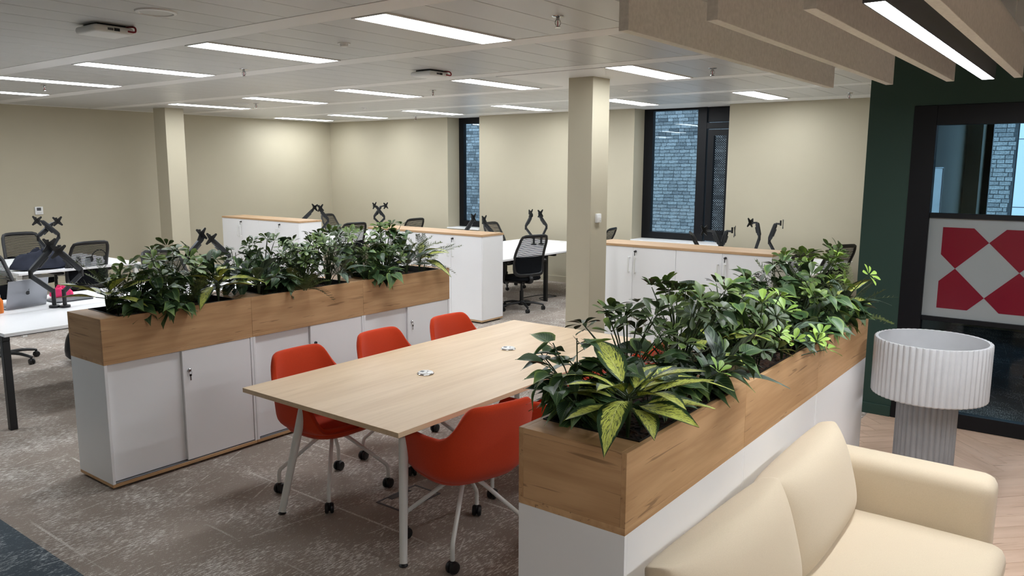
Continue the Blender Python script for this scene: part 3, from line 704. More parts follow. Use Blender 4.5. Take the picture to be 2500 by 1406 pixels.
bm = B(); box(bm, 0, 0.012, 0, 0.32, 0, 0.004); box(bm, 0.198, 0.21, 0, 0.32, 0, 0.004); box(bm, 0.012, 0.198, 0, 0.012, 0, 0.004); box(bm, 0.012, 0.198, 0.308, 0.32, 0, 0.004); part('rim', bm, 'pad_grey', fb)
bx('lid', 'carpet_tan', fb, 0.014, 0.196, 0.014, 0.306, 0.0, 0.003); bx('cable_flap', 'black_plastic', fb, 0.014, 0.05, 0.08, 0.24, 0.003, 0.0045)

# ------------------------------------------------------------------ red tub chairs (face +x)
def caster(parent, x, y, name='caster', ang=0.0, r=0.030):
    bm = B()
    for s in (-1, 1):
        pr = [(0.004, 0.0), (r*0.8, 0.001), (r, 0.006), (r, 0.014), (r*0.85, 0.021), (0.004, 0.023)]
        b2 = B(); solid_lathe(b2, pr, 18)
        bmesh.ops.transform(b2, matrix=Matrix.Translation((0, 0, r)) @ Matrix.Rotation(s*PI/2, 4, 'X') @ Matrix.Translation((0, 0, 0.003)), verts=b2.verts)
        me = bpy.data.meshes.new('t'); b2.to_mesh(me); b2.free(); bm.from_mesh(me); bpy.data.meshes.remove(me)
    box(bm, -0.016, 0.02, -0.006, 0.006, r*0.6, r*2.05, 0.003); tube(bm, [(0.0, 0, r*1.6), (0.0, 0, r*2.35)], 0.0095, 10)
    bmesh.ops.rotate(bm, cent=(0, 0, 0), matrix=Matrix.Rotation(ang, 3, 'Z'), verts=bm.verts); bmesh.ops.translate(bm, vec=(x, y, 0), verts=bm.verts)
    return part(name, bm, 'black_plastic', parent, 50)
def smst(a, b, x):
    t = min(1, max(0, (x-a)/(b-a))); return t*t*(3-2*t)
def tub_chair(label):
    t = thing('tub_chair', label, 'chair', (0, 0, 0), 0, 'red tub chairs at the meeting table')
    N = 64
    def rim(th):      # th = 0 front, pi back
        a = abs(th)
        h = 0.455 + (0.655-0.455)*smst(0.75, 1.20, a) + (0.825-0.655)*smst(2.02, 2.52, a)
        return h
    def foot(a, r):
        # rounded-square plan, a bit wider across the arms
        c, s = math.cos(a), math.sin(a); n = 3.2
        k = (abs(c)**n + abs(s)**n)**(-1.0/n)
        return r*k*c*(0.265 if c > 0 else 0.27), r*k*s*0.295
    bm = B(); rings = []
    levels = [(0.10, 0.372), (0.42, 0.378), (0.72, 0.402), (0.90, 0.445)]
    for (r, z) in levels: rings.append([bm.verts.new((*foot(2*PI*j/N-PI, r), z)) for j in range(N)])
    for q in (0.12, 0.3, 0.5, 0.7, 0.88, 1.0):
        ring = []
        for j in range(N):
            a = 2*PI*j/N-PI; h = rim(a); z = 0.447+(h-0.447)*q
            lean = 0.97+0.05*min(1, q*1.2); x, y = foot(a, lean)
            back = smst(1.6, 2.4, abs(a)); x -= back*0.075*q*q
            y *= 1.0 - back*0.16*q*q
            ring.append(bm.verts.new((x, y, max(z, 0.447))))
        rings.append(ring)
    for a, b in zip(rings, rings[1:]):
        for j in range(N): bm.faces.new((a[j], a[(j+1) % N], b[(j+1) % N], b[j]))
    bm.faces.new(rings[0][::-1])
    sh = part('shell', bm, 'red_fabric', t, 70)
    m = sh.modifiers.new('thick', 'SOLIDIFY'); m.thickness = 0.034; m.offset = -1; sub(sh, 1)
    bm = B(); rr = []
    for (r, z) in ((0.05, 0.405), (0.80, 0.41), (0.86, 0.435), (0.84, 0.458), (0.74, 0.470), (0.4, 0.474), (0.05, 0.474)):
        rr.append([bm.verts.new((foot(2*PI*j/40, r)[0]+0.012, foot(2*PI*j/40, r)[1], z)) for j in range(40)])
    for a, b in zip(rr, rr[1:]):
        for j in range(40): bm.faces.new((a[j], a[(j+1) % 40], b[(j+1) % 40], b[j]))
    bm.faces.new(rr[0][::-1]); bm.faces.new(rr[-1]); part('seat_cushion', bm, 'red_fabric', t, 70)
    part('hub', solid_lathe(B(), [(0.035, 0.335), (0.05, 0.34), (0.07, 0.368), (0.075, 0.376)], 20), 'white_metal', t)
    for q in range(4):
        a = PI/4+q*PI/2; c, s = math.cos(a), math.sin(a)
        pts = smooth_path([(0.02*c, 0.02*s, 0.352), (0.075*c, 0.075*s, 0.338), (0.19*c, 0.19*s, 0.245), (0.285*c, 0.285*s, 0.168), (0.315*c, 0.315*s, 0.135), (0.318*c, 0.318*s, 0.066)], 4)
        lg = part('leg', tube(B(), pts, 0.0115, 12), 'white_metal', t); caster(lg, 0.318*c, 0.318*s, ang=random.uniform(0, 6), r=0.031)
    return t
tc0 = tub_chair('red tub chair at the near left end of the meeting table'); tc0.location = (-3.552, 2.905, 0)
clone(tc0, (-3.565, 3.575, 0), 0.0, 'red tub chair in the middle of the table side facing the sliding cabinets')
clone(tc0, (-3.56, 4.26, 0), -0.05, 'red tub chair at the far left end of the meeting table')
clone(tc0, (-2.50, 2.885, 0), PI-0.27, 'red tub chair nearest the viewer with its curved back towards us')
clone(tc0, (-2.52, 3.63, 0), PI+0.06, 'red tub chair half hidden behind the big planter, middle of that side')
clone(tc0, (-2.50, 4.30, 0), PI-0.03, 'red tub chair mostly hidden by leaves at the far right end of the table')

# ------------------------------------------------------------------ bench desks
def bench(loc, n, L, label, legm, group='white bench desks'):
    # centre line at local x 0, runs along +y
    t = thing('bench_desk', label, 'desk', loc, 0, group); D = 0.80; Z = 0.73
    for i in range(n):
        for s in (-1, 1):
            x0, x1 = (0.006, D) if s == 1 else (-D, -0.006)
            tp = bx('desktop', 'desk_white', t, x0, x1, i*L+0.001, (i+1)*L-0.001, Z-0.025, Z, 0.0015)
            part('cable_port', solid_lathe(B(), [(0.03, 0.0), (0.03, 0.002), (0.026, 0.003)], 20, s*0.09, i*L+L*0.82), 'white_plastic', tp).location = (0, 0, Z)
    for e in range(n+1):
        y = min(max(e*L, 0.03), n*L-0.03)
        for s in (-1, 1):
            if e in (0, n) or True:
                lx = D-0.085 if e in (0, n) else D-0.22
                bx('leg', legm, t, s*lx-0.025, s*lx+0.025, y-0.025, y+0.025, 0.0, Z-0.066, 0.003)
        bx('end_bar', legm, t, -(D-0.055), D-0.055, y-0.025, y+0.025, Z-0.066, Z-0.026, 0.003)
    for s in (-1, 1): bx('side_rail', legm, t, s*0.5-0.02, s*0.5+0.02, 0.056, n*L-0.056, Z-0.062, Z-0.027, 0.002)
    bx('cable_tray', legm, t, -0.14, 0.14, 0.15, n*L-0.15, Z-0.16, Z-0.152, 0.002)
    return t
bench((-6.985, 2.15, 0), 2, 1.40, 'white bench desk on black legs, nearest on the left with the laptop', 'black_metal')
bench((-10.35, 3.52, 0), 1, 1.38, 'white bench desk on white legs with the dark jacket', 'white_metal')
bench((-10.40, 7.78, 0), 2, 1.40, 'white bench desk in the far corner behind the left tall cabinets', 'white_metal')
bench((-6.985, 7.78, 0), 2, 1.40, 'white bench desk behind the central tall cabinets with the mesh chair', 'black_metal')
bench((-3.40, 7.90, 0), 2, 1.35, 'white bench desk behind the right tall cabinets', 'black_metal')

# ------------------------------------------------------------------ mesh task chairs (face +x)
def task_chair(label):
    t = thing('task_chair', label, 'chair', (0, 0, 0), 0, 'black mesh task chairs')
    part('hub', solid_lathe(B(), [(0.03, 0.062), (0.045, 0.07), (0.048, 0.10), (0.034, 0.125)], 18), 'black_plastic', t)
    for q in range(5):
        a = 2*PI*q/5+0.3; c, s = math.cos(a), math.sin(a)
        pts = smooth_path([(0.03*c, 0.03*s, 0.100), (0.16*c, 0.16*s, 0.098), (0.27*c, 0.27*s, 0.078), (0.300*c, 0.300*s, 0.068)], 3)
        lg = part('base_leg', tube(B(), pts, [0.024-0.010*i/(len(pts)-1) for i in range(len(pts))], 10, 0.75), 'black_plastic', t)
        caster(lg, 0.295*c, 0.295*s, ang=random.uniform(0, 6), r=0.028)
    bm = B(); tube(bm, [(0, 0, 0.11), (0, 0, 0.26)], 0.027, 16); tube(bm, [(0, 0, 0.25), (0, 0, 0.385)], 0.017, 14); part('gas_column', bm, 'black_plastic', t)
    bm = B(); box(bm, -0.13, 0.10, -0.085, 0.085, 0.372, 0.412, 0.012, 2); tube(bm, [(0.02, -0.09, 0.39), (0.02, -0.24, 0.385)], 0.007, 8); part('mechanism', bm, 'black_plastic', t)
    bm = B(); rr = []
    def sq(a, rx, ry):
        c, s = math.cos(a), math.sin(a); k = (abs(c)**4+abs(s)**4)**-0.25; return rx*k*c, ry*k*s
    for (r, z) in ((0.05, 0.412), (0.93, 0.415), (1.0, 0.435), (0.97, 0.462), (0.8, 0.474), (0.05, 0.470)):
        rr.append([bm.verts.new((sq(2*PI*j/40, 0.23*r, 0.24*r)[0]+0.03, sq(2*PI*j/40, 0.23*r, 0.24*r)[1], z-(0.018*smst(0.12, 0.26, sq(2*PI*j/40, 0.23*r, 0.24*r)[0])))) for j in range(40)])
    for a, b in zip(rr, rr[1:]):
        for j in range(40): bm.faces.new((a[j], a[(j+1) % 40], b[(j+1) % 40], b[j]))
    bm.faces.new(rr[0][::-1]); bm.faces.new(rr[-1]); part('seat', bm, 'chair_fabric_black', t, 70)
    # curved back: offset behind the seat as a function of height
    def bxk(z):
        u = (z-0.48)/0.54
        return -0.205 - 0.035*math.sin(PI*min(1, u*1.25))*-1 - 0.115*u*u
    def wid(z):
        u = (z-0.48)/0.54; return 0.205+0.028*math.sin(PI*min(1, 0.15+u*0.9))
    def bow(y, z): return bxk(z)-0.0 + 0.10*(y*y)/0.05*0.25
    loop = []
    zt, zb = 1.012, 0.50
    zs = [zb+(zt-zb)*i/12 for i in range(13)]
    for z in zs[1:-1]: loop.append((wid(z), z))
    loop += [(wid(zt)*0.93, zt-0.006), (wid(zt)*0.75, zt+0.006)] + [(wid(zt)*k, zt+0.010) for k in (0.4, 0, -0.4)] + [(-wid(zt)*0.75, zt+0.006), (-wid(zt)*0.93, zt-0.006)]
    for z in reversed(zs[1:-1]): loop.append((-wid(z), z))
    loop += [(-wid(zb)*0.92, zb+0.008), (-wid(zb)*0.7, zb-0.008), (0, zb-0.012), (wid(zb)*0.7, zb-0.008), (wid(zb)*0.92, zb+0.008)]
    P = [Vector((bow(y, z), y, z)) for (y, z) in loop]; n = len(P)
    bm = B(); rings = []
    for i in range(n):
        d = (P[(i+1) % n]-P[i-1]).normalized(); nrm = Vector((1, 0, 0.15)); nrm = (nrm-d*nrm.dot(d)).normalized(); s = d.cross(nrm)
        wv = 0.021 if P[i].z > 0.62 else 0.026
        rings.append([bm.verts.new(P[i]+nrm*math.cos(2*PI*j/8)*0.013+s*math.sin(2*PI*j/8)*wv) for j in range(8)])
    for i in range(n):
        a, b = rings[i], rings[(i+1) % n]
        for j in range(8): bm.faces.new((a[j], a[(j+1) % 8], b[(j+1) % 8], b[j]))
    part('back_frame', bm, 'black_plastic', t, 60)
    bm = B()
    for i in range(20):
        z = 0.738+i*0.0134; w = wid(z)-0.012
        tube(bm, [(bow(y, z)+0.003, y, z+0.006*(1-(y/w)**2)) for y in (-w, -w*0.5, 0, w*0.5, w)], 0.0046, 5)
    tag(part('mesh_slats', bm, 'mesh_black', t), kind='stuff')
    bm = B(); nz, ny = 10, 8
    g = [[None]*(ny+1) for _ in range(nz+1)]
    for i in range(nz+1):
        z = 0.50+(0.735-0.50)*i/nz; w = wid(z)-0.005
        for j in range(ny+1):
            y = -w+2*w*j/ny; g[i][j] = bm.verts.new((bow(y, z), y, z))
    for i in range(nz):
        for j in range(ny): bm.faces.new((g[i][j], g[i+1][j], g[i+1][j+1], g[i][j+1]))
    lp = part('lumbar_mesh', bm, 'chair_fabric_black', t, 70); m = lp.modifiers.new('s', 'SOLIDIFY'); m.thickness = 0.006; m.offset = 0
    part('spine', tube(B(), smooth_path([(-0.06, 0, 0.388), (-0.20, 0, 0.392), (-0.232, 0, 0.43), (-0.215, 0, 0.47), (-0.205, 0, 0.505)]), [0.03]*16+[0.02], 8, 0.6), 'black_plastic', t)
    for s in (-1, 1):
        a = part('armrest', tube(B(), smooth_path([(0.02, s*0.10, 0.40), (0.02, s*0.27, 0.41), (0.0, s*0.285, 0.48), (-0.005, s*0.285, 0.66)]), 0.017, 8), 'black_plastic', t)
        bm = B(); box(bm, -0.13, 0.12, s*0.285-0.042, s*0.285+0.042, 0.655, 0.685, 0.012, 3); part('arm_pad', bm, 'black_plastic', a)
    return t
CHAIRS = [((-8.50, 2.95), 0.15, 'black mesh task chair behind the laptop at the left edge'),
      ((-7.72, 4.34), 0.05, 'black mesh task chair behind the leaves, left of the monitor arms'),
      ((-11.15, 4.27), -0.02, 'black mesh task chair behind the dark jacket by the left wall'),
      ((-9.80, 4.28), PI+0.05, 'black mesh task chair with its back to us in front of the jacket desk'),
      ((-11.32, 9.62), 0.30, 'black mesh task chair in the far corner, behind the foremost corner chair'),
      ((-9.80, 8.40), PI-0.15, 'black mesh task chair with its back to us rising behind the planter leaves'),
      ((-9.79, 9.70), PI, 'black mesh task chair of which only the top shows over the central oak board'),
      ((-7.62, 9.82), 0.1, 'black mesh task chair beside the narrow window'),
      ((-4.34, 10.25), 0.55, 'black mesh task chair below the tall window'),
      ((-2.83, 8.45), PI-0.25, 'black mesh task chair just right of the right tall cabinet end'),
      ((-2.72, 9.68), PI-0.45, 'black mesh task chair by the green wall corner'),
      ((-6.27, 8.42), PI-0.32, 'black mesh task chair fully seen between the central cabinets and pillar'),
      ((-6.10, 9.95), PI+0.2, 'black mesh task chair half hidden behind the beige pillar')]
ch0 = None
for (x, y), a, l in CHAIRS:
    if ch0 is None: ch0 = task_chair(l); ch0.location = (x, y, 0); ch0.rotation_euler = (0, 0, a)
    else: clone(ch0, (x, y, 0), a, l)
clone(ch0, (-0.25, 8.6, 0), 2.2, 'black chair inside the dark meeting room')

# ------------------------------------------------------------------ monitor arms
ARMS = [
 ([(-7.03, 2.841, 0.73), (-7.03, 2.854, 0.87), (-7.03, 2.681, 1.035), (-7.03, 2.851, 1.228), (-7.03, 2.831, 1.26)], 'left arm of the nearest crossed pair beside the laptop', 1),
 ([(-6.97, 2.90, 0.73), (-6.97, 2.90, 0.865), (-6.97, 3.052, 1.019), (-6.97, 2.894, 1.204), (-6.97, 2.872, 1.206)], 'right arm of the nearest crossed pair beside the laptop', 1),
 ([(-10.38, 4.15, 0.73), (-10.38, 4.165, 0.921), (-10.38, 4.077, 1.043), (-10.38, 4.251, 1.208), (-10.38, 4.303, 1.231)], 'right headed arm of the pair on the jacket desk', 1),
 ([(-10.32, 4.23, 0.73), (-10.32, 4.227, 0.951), (-10.32, 4.288, 1.058), (-10.32, 4.113, 1.244), (-10.32, 4.045, 1.252)], 'left headed arm of the pair on the jacket desk', 1),
 ([(-7.03, 4.22, 0.73), (-7.03, 4.237, 0.859), (-7.03, 4.066, 1.047), (-7.03, 4.238, 1.227), (-7.03, 4.208, 1.261)], 'left arm of the pair rising from the left planter leaves', 1),
 ([(-6.97, 4.32, 0.73), (-6.97, 4.318, 0.851), (-6.97, 4.477, 1.019), (-6.97, 4.294, 1.206), (-6.97, 4.272, 1.213)], 'right arm of the pair rising from the left planter leaves', 1),
 ([(-10.43, 8.29, 0.73), (-10.43, 8.30, 0.882), (-10.43, 8.044, 1.031), (-10.43, 8.28, 1.212), (-10.43, 8.285, 1.245)], 'left arm of the pair behind the left tall cabinets', 1),
 ([(-10.37, 8.39, 0.73), (-10.37, 8.398, 0.88), (-10.37, 8.531, 1.028), (-10.37, 8.36, 1.219), (-10.37, 8.355, 1.236)], 'right arm of the pair behind the left tall cabinets', 1),
 ([(-10.43, 9.78, 0.73), (-10.43, 9.80, 0.864), (-10.43, 9.619, 1.02), (-10.43, 9.782, 1.203), (-10.43, 9.872, 1.214)], 'right headed arm of the crossed pair in the far corner', 1),
 ([(-10.37, 9.63, 0.73), (-10.37, 9.63, 0.87), (-10.37, 9.799, 1.007), (-10.37, 9.608, 1.218), (-10.37, 9.547, 1.231)], 'left headed arm of the crossed pair in the far corner', 1),
 ([(-7.03, 8.26, 0.73), (-7.03, 8.265, 0.888), (-7.03, 8.127, 1.01), (-7.03, 8.32, 1.201), (-7.03, 8.285, 1.22)], 'left arm of the pair in front of the narrow window', 1),
 ([(-6.97, 8.45, 0.73), (-6.97, 8.459, 0.866), (-6.97, 8.67, 0.978), (-6.97, 8.45, 1.162), (-6.97, 8.445, 1.188)], 'right arm of the pair in front of the narrow window', 1),
 ([(-7.03, 9.75, 0.73), (-7.03, 9.76, 0.826), (-7.03, 9.543, 1.017), (-7.03, 9.70, 1.206), (-7.03, 9.625, 1.222)], 'left arm of the diamond shaped pair left of the pillar', 1),
 ([(-6.97, 9.86, 0.73), (-6.97, 9.84, 0.822), (-6.97, 9.997, 1.0), (-6.97, 9.81, 1.183), (-6.97, 9.79, 1.213)], 'right arm of the diamond shaped pair left of the pillar', 1),
 ([(-3.50, 8.3, 0.73), (-3.495, 8.3, 0.87), (-3.442, 8.3, 1.056), (-3.517, 8.3, 1.216), (-3.604, 8.3, 1.218)], 'left arm of the pair below the tall window', 0),
 ([(-3.365, 8.37, 0.73), (-3.375, 8.37, 0.872), (-3.443, 8.37, 1.043), (-3.399, 8.37, 1.219), (-3.335, 8.37, 1.218)], 'right arm of the pair below the tall window', 0),
 ([(-3.575, 9.72, 0.73), (-3.576, 9.72, 0.823), (-3.515, 9.72, 1.053), (-3.551, 9.72, 1.23), (-3.612, 9.72, 1.227)], 'left arm of the rightmost pair against the beige wall', 0),
 ([(-3.315, 9.78, 0.73), (-3.321, 9.78, 0.836), (-3.406, 9.78, 1.006), (-3.337, 9.78, 1.225), (-3.277, 9.78, 1.223)], 'right arm of the rightmost pair against the beige wall', 0)]
def vesa(bm):
    # four lobed plate in the local y/z plane
    for a in (PI/4, 3*PI/4, 5*PI/4, 7*PI/4):
        c, s = math.cos(a), math.sin(a)
        pts = []
        for (r, w) in ((0.0, 0.026), (0.03, 0.018), (0.058, 0.012), (0.070, 0.011), (0.077, 0.004)): pts.append((r, w))
        poly = [(r*c-w*s, r*s+w*c) for (r, w) in pts] + [(r*c+w*s, r*s-w*c) for (r, w) in reversed(pts)]
        prism(bm, poly, -0.003, 0.003, 0)
    return bm
for J, l, mode in ARMS:
    o = Vector(J[0]); P = [Vector(p)-o for p in J]
    t = thing('monitor_arm', 'black monitor arm, '+l, 'monitor arm', o, 0, 'empty monitor arms on the desks')
    part('clamp_base', solid_lathe(B(), [(0.042, 0.001), (0.042, 0.018), (0.036, 0.022)], 24), 'arm_grey', t)
    z1 = P[1].z
    part('post', tube(B(), [(0, 0, 0.015), (0, 0, z1+0.02)], 0.0165, 14), 'arm_grey', t)
    la = B(); tube(la, [(P[1].x*0+0, 0, z1), P[2]-Vector((0, 0, 0.02))], 0.0165, 8, 1.25); lo = part('lower_arm', la, 'arm_grey', t)
    jb = B(); tube(jb, [P[2]-Vector((0, 0, 0.04)), P[2]+Vector((0, 0, 0.028))], 0.0175, 12); part('elbow', jb, 'black_metal', lo)
    d = (P[3]-P[2])
    ub = B(); tube(ub, [P[2]+Vector((0, 0, 0.018)), P[2]+d*0.12+Vector((0, 0, 0.012)), P[2]+d*0.9, P[3]], [0.016, 0.021, 0.021, 0.015], 8, 1.3)
    up = part('upper_arm', ub, 'arm_grey', t)
    n = d.normalized(); below = Vector((0, 0, -1)) - n*(-n.z); below = below.normalized() if below.length > 1e-3 else Vector((1, 0, 0))
    tube(jbm := B(), [P[2]+d*0.30+below*0.022, P[2]+d*0.72+below*0.022], [0.012, 0.015], 8); part('cable_cover', jbm, 'black_metal', up)
    hd = B(); tube(hd, [P[3], P[4]], 0.012, 8); tube(hd, [P[4]-Vector((0, 0, 0.02)), P[4]+Vector((0, 0, 0.045))], 0.011, 8); h = part('head', hd, 'black_metal', t)
    side = 1 if mode else (-1 if P[4].x < P[3].x else 1)
    pb = vesa(B())
    rotm = Matrix.Rotation(random.uniform(-0.3, 0.3) if mode else 0.25*side, 4, 'Z') @ Matrix.Rotation(random.uniform(-0.12, 0.12), 4, 'X')
    bmesh.ops.transform(pb, matrix=Matrix.Translation(P[4]+Vector((0.03*(1 if mode else side), 0, 0.0))) @ rotm, verts=pb.verts)
    part('mounting_plate', pb, 'black_metal', h)
# ------------------------------------------------------------------ sofa
def pillow(name, mat, parent, w, h, t, edge=0.03, p=3.5, q=0.55, nu=20, nv=14, round_c=0.06):
    # sheet in local y (width) / z (height), bulging in x, centred
    bm = B(); F = []; K = []
    for i in range(nu+1):
        fr, kr = [], []
        for j in range(nv+1):
            u = -1+2*i/nu; v = -1+2*j/nv
            u = math.copysign(1-(1-abs(u))**1.5, u); v = math.copysign(1-(1-abs(v))**1.5, v)
            b = ((1-abs(u)**p)*(1-abs(v)**p))
            b = max(0, b)**q
            pull = 1-round_c*(abs(u)**4)*(abs(v)**4)
            belly = 1-0.035*(1-abs(v)**2)*0 
            y = u*w/2*pull*(1-0.03*(1-abs(u)**2)*0); z = v*h/2*pull
            fr.append(bm.verts.new((edge/2+(t/2-edge/2)*b, y, z))); kr.append(bm.verts.new((-edge/2-(t/2-edge/2)*b, y, z)))
        F.append(fr); K.append(kr)
    for i in range(nu):
        for j in range(nv):
            bm.faces.new((F[i][j], F[i+1][j], F[i+1][j+1], F[i][j+1])); bm.faces.new((K[i][j], K[i][j+1], K[i+1][j+1], K[i+1][j]))
    for i in range(nu): bm.faces.new((F[i][0], K[i][0], K[i+1][0], F[i+1][0])); bm.faces.new((F[i][nv], F[i+1][nv], K[i+1][nv], K[i][nv]))
    for j in range(nv): bm.faces.new((F[0][j], F[0][j+1], K[0][j+1], K[0][j])); bm.faces.new((F[nu][j], K[nu][j], K[nu][j+1], F[nu][j+1]))
    return sub(part(name, bm, mat, parent, 80), 1)
def soft_box(name, mat, parent, x0, x1, y0, y1, z0, z1, r=0.06, crown=0.0):
    bm = B(); n = 9
    box(bm, x0, x1, y0, y1, z0, z1, r, 4)
    bmesh.ops.subdivide_edges(bm, edges=[e for e in bm.edges if e.calc_length() > 0.2], cuts=4, use_grid_fill=True)
    if crown:
        cx_, cy_ = (x0+x1)/2, (y0+y1)/2
        for v in bm.verts:
            k = max(0, 1-((v.co.x-cx_)/((x1-x0)/2))**2)*max(0, 1-((v.co.y-cy_)/((y1-y0)/2))**2)
            if v.co.z > (z0+z1)/2: v.co.z += crown*k**0.6
    return part(name, bm, mat, parent, 70)
sf = thing('sofa', 'cream fabric two seat sofa standing against the planter cabinets', 'sofa', (-1.11, 1.70, 0))
soft_box('base', 'cream_fabric', sf, 0.02, 0.84, 0.20, 1.90, 0.12, 0.28, 0.03)
soft_box('back_frame', 'cream_fabric', sf, 0.0, 0.10, 0.10, 2.00, 0.12, 0.60, 0.035)
soft_box('arm', 'cream_fabric', sf, 0.03, 0.835, 1.885, 2.085, 0.12, 0.645, 0.055)
soft_box('arm', 'cream_fabric', sf, 0.03, 0.835, 0.015, 0.215, 0.12, 0.645, 0.055)
soft_box('seat_cushion', 'cream_fabric', sf, 0.09, 0.90, 1.052, 1.893, 0.27, 0.415, 0.055, 0.022)
soft_box('seat_cushion', 'cream_fabric', sf, 0.09, 0.90, 0.207, 1.048, 0.27, 0.415, 0.055, 0.022)
for x in (0.08, 0.78):
    for y in (0.12, 1.98): part('leg', tube(B(), [(x, y, 0), (x, y, 0.13)], [0.016, 0.02], 12), 'black_metal', sf)
c = pillow('back_cushion', 'cream_fabric', sf, 0.85, 0.39, 0.24, 0.07, 3.2, 0.5, 22, 16, -0.02); c.location = (0.225, 1.465, 0.592); c.rotation_euler = (0, math.radians(-15), 0.02)
c = pillow('back_cushion', 'cream_fabric', sf, 0.85, 0.39, 0.24, 0.07, 3.2, 0.5, 22, 16, -0.02); c.location = (0.228, 0.645, 0.597); c.rotation_euler = (0, math.radians(-15), -0.03)
# ------------------------------------------------------------------ ribbed floor lamp
lp = thing('floor_lamp', 'grey floor lamp with wide ribbed drum shade and ribbed column', 'lamp', (-0.762, 5.00, 0))
NR = 56; SR, ZT, ZB = 0.298, 0.943, 0.615
ribf = lambda a: 0.030*abs(math.sin(a*NR/2))
bm = B(); seg = NR*6
_, ro = lathe(bm, [(SR*0.985, ZB), (SR, ZB+0.006), (SR, ZT-0.006), (SR*0.99, ZT)], seg, rib=ribf)
_, ri = lathe(bm, [(SR*0.955, ZT-0.001), (SR*0.955, ZB+0.001)], seg)
for j in range(seg): bm.faces.new((ro[-1][j], ro[-1][(j+1) % seg], ri[0][(j+1) % seg], ri[0][j])); bm.faces.new((ri[1][j], ri[1][(j+1) % seg], ro[0][(j+1) % seg], ro[0][j]))
part('shade', bm, 'lamp_shade', lp, 30)
NC = 30; ribc = lambda a: 0.065*abs(math.sin(a*NC/2))
bm = B(); _, r2 = lathe(bm, [(0.150, 0.0), (0.152, 0.01), (0.152, 0.70)], NC*6, rib=ribc); bm.faces.new(r2[0][::-1]); bm.faces.new(r2[-1]); part('column', bm, 'lamp_column', lp, 30)
part('bulb_holder', tube(B(), [(0, 0, 0.70), (0, 0, 0.77)], 0.022, 14), 'white_plastic', lp)
part('bulb', solid_lathe(B(), [(0.013, 0.77), (0.03, 0.80), (0.03, 0.83), (0.012, 0.855)], 18), 'white_plastic', lp)
bm = B()
for a in range(3): tube(bm, [(0, 0, 0.765), (SR*0.95*math.cos(a*2.094), SR*0.95*math.sin(a*2.094), 0.765)], 0.003, 6)
part('shade_spider', bm, 'white_metal', lp)

# ------------------------------------------------------------------ ceiling baffles and pendant light
ORD = ('leftmost', 'second from the left', 'third from the left', 'rightmost')
for i, xr in enumerate((-1.432, -1.098, -0.782, -0.458)):
    t = thing('acoustic_baffle', f'pale felt acoustic baffle hanging over the lounge, {ORD[i]} of four', 'baffle', (xr-0.04, 2.55, 2.4), 0, 'felt baffles over the lounge')
    bx('panel', 'felt_beige', t, 0, 0.04, 0, 2.55, 0, 0.2, 0.0015)
    bx('top_rail', 'white_metal', t, 0.008, 0.032, 0.0, 2.55, 0.2, 0.222, 0.001)
    bm = B()
    for y in (0.4, 2.15): tube(bm, [(0.02, y, 0.22), (0.02, y, 0.40)], 0.002, 6)
    part('hanger', bm, 'white_metal', t)
def pendant(loc, label):
    t = thing('pendant_light', label, 'pendant light', loc, 0, 'linear pendant lights over the lounge')
    bm = B(); box(bm, 0, 0.004, 0, 2.55, 0.0, 0.09); box(bm, 0.061, 0.065, 0, 2.55, 0.0, 0.09); box(bm, 0.004, 0.061, 0, 2.55, 0.086, 0.09); box(bm, 0.004, 0.061, 0, 0.006, 0, 0.086); box(bm, 0.004, 0.061, 2.544, 2.55, 0, 0.086)
    part('housing', bm, 'pendant_grey', t)
    bx('diffuser', 'pendant_light', t, 0.0045, 0.0605, 0.007, 2.543, 0.0005, 0.004)
    for y in (0.5, 1.72, 2.3):
        bx('bracket', 'white_metal', t, 0.024, 0.041, y-0.015, y+0.015, 0.09, 0.12, 0.001)
        part('wire', tube(B(), [(0.0325, y, 0.12), (0.0325, y, 0.40)], 0.0015, 5), 'white_metal', t)
pendant((-0.650, 2.55, 2.4), 'black linear pendant light glowing between the two rightmost baffles')
pendant((0.62, 2.55, 2.4), 'black linear pendant light added unseen outside the right edge of the view')  # out of view, added to light the sofa side from the right
pendant((0.62, -1.2, 2.4), 'black linear pendant light added unseen behind the viewer')  # out of view, added to raise brightness near the viewer

# ------------------------------------------------------------------ things on and under the desks
DZ = 0.73
lt = thing('laptop', 'open silver laptop seen from behind on the nearest desk', 'laptop', (-7.22, 2.70, DZ), 0.22)
bx('base', 'laptop_metal', lt, -0.24, 0.0, -0.175, 0.175, 0.0, 0.015, 0.004, 2)
kb = bx('keyboard', 'laptop_dark', lt, -0.13, -0.03, -0.15, 0.15, 0.0148, 0.0162)
lid = put('lid', mesh_from(box(B(), -0.003, 0.003, -0.175, 0.175, 0.0, 0.235, 0.0025, 2), 'lid', 'laptop_metal'), lt, (0.0, 0, 0.014), (0, math.radians(14), 0))
scr = put('screen', mesh_from(box(B(), -0.0040, -0.0031, -0.168, 0.168, 0.008, 0.228), 'screen', 'laptop_dark'), lid)
apple = []
for i in range(48):
    a = 2*PI*i/48; c, s = math.cos(a), math.sin(a)
    r = 0.0185*(1-0.10*math.exp(-((a-PI/2)/0.28)**2)*1.6-0.07*math.exp(-((a-3*PI/2)/0.25)**2)); y, z = r*c*0.97, r*s*1.02
    # bite on the side that reads right from behind
    d = math.hypot(y-0.024, z-0.004)
    if d < 0.0115: k = 0.0115/d; y, z = 0.024+(y-0.024)*k, 0.004+(z-0.004)*k
    apple.append((y, z))
bm = B(); prism(bm, [(y, 0.118+z) for y, z in apple], 0.0029, 0.0036, 0)
leafp = [(0.001, 0.140), (0.003, 0.147), (0.009, 0.1525), (0.0095, 0.146), (0.006, 0.1405)]; prism(bm, leafp, 0.0029, 0.0036, 0)
put('lid_emblem', mesh_from(bm, 'lid_emblem', 'laptop_dark'), lid)
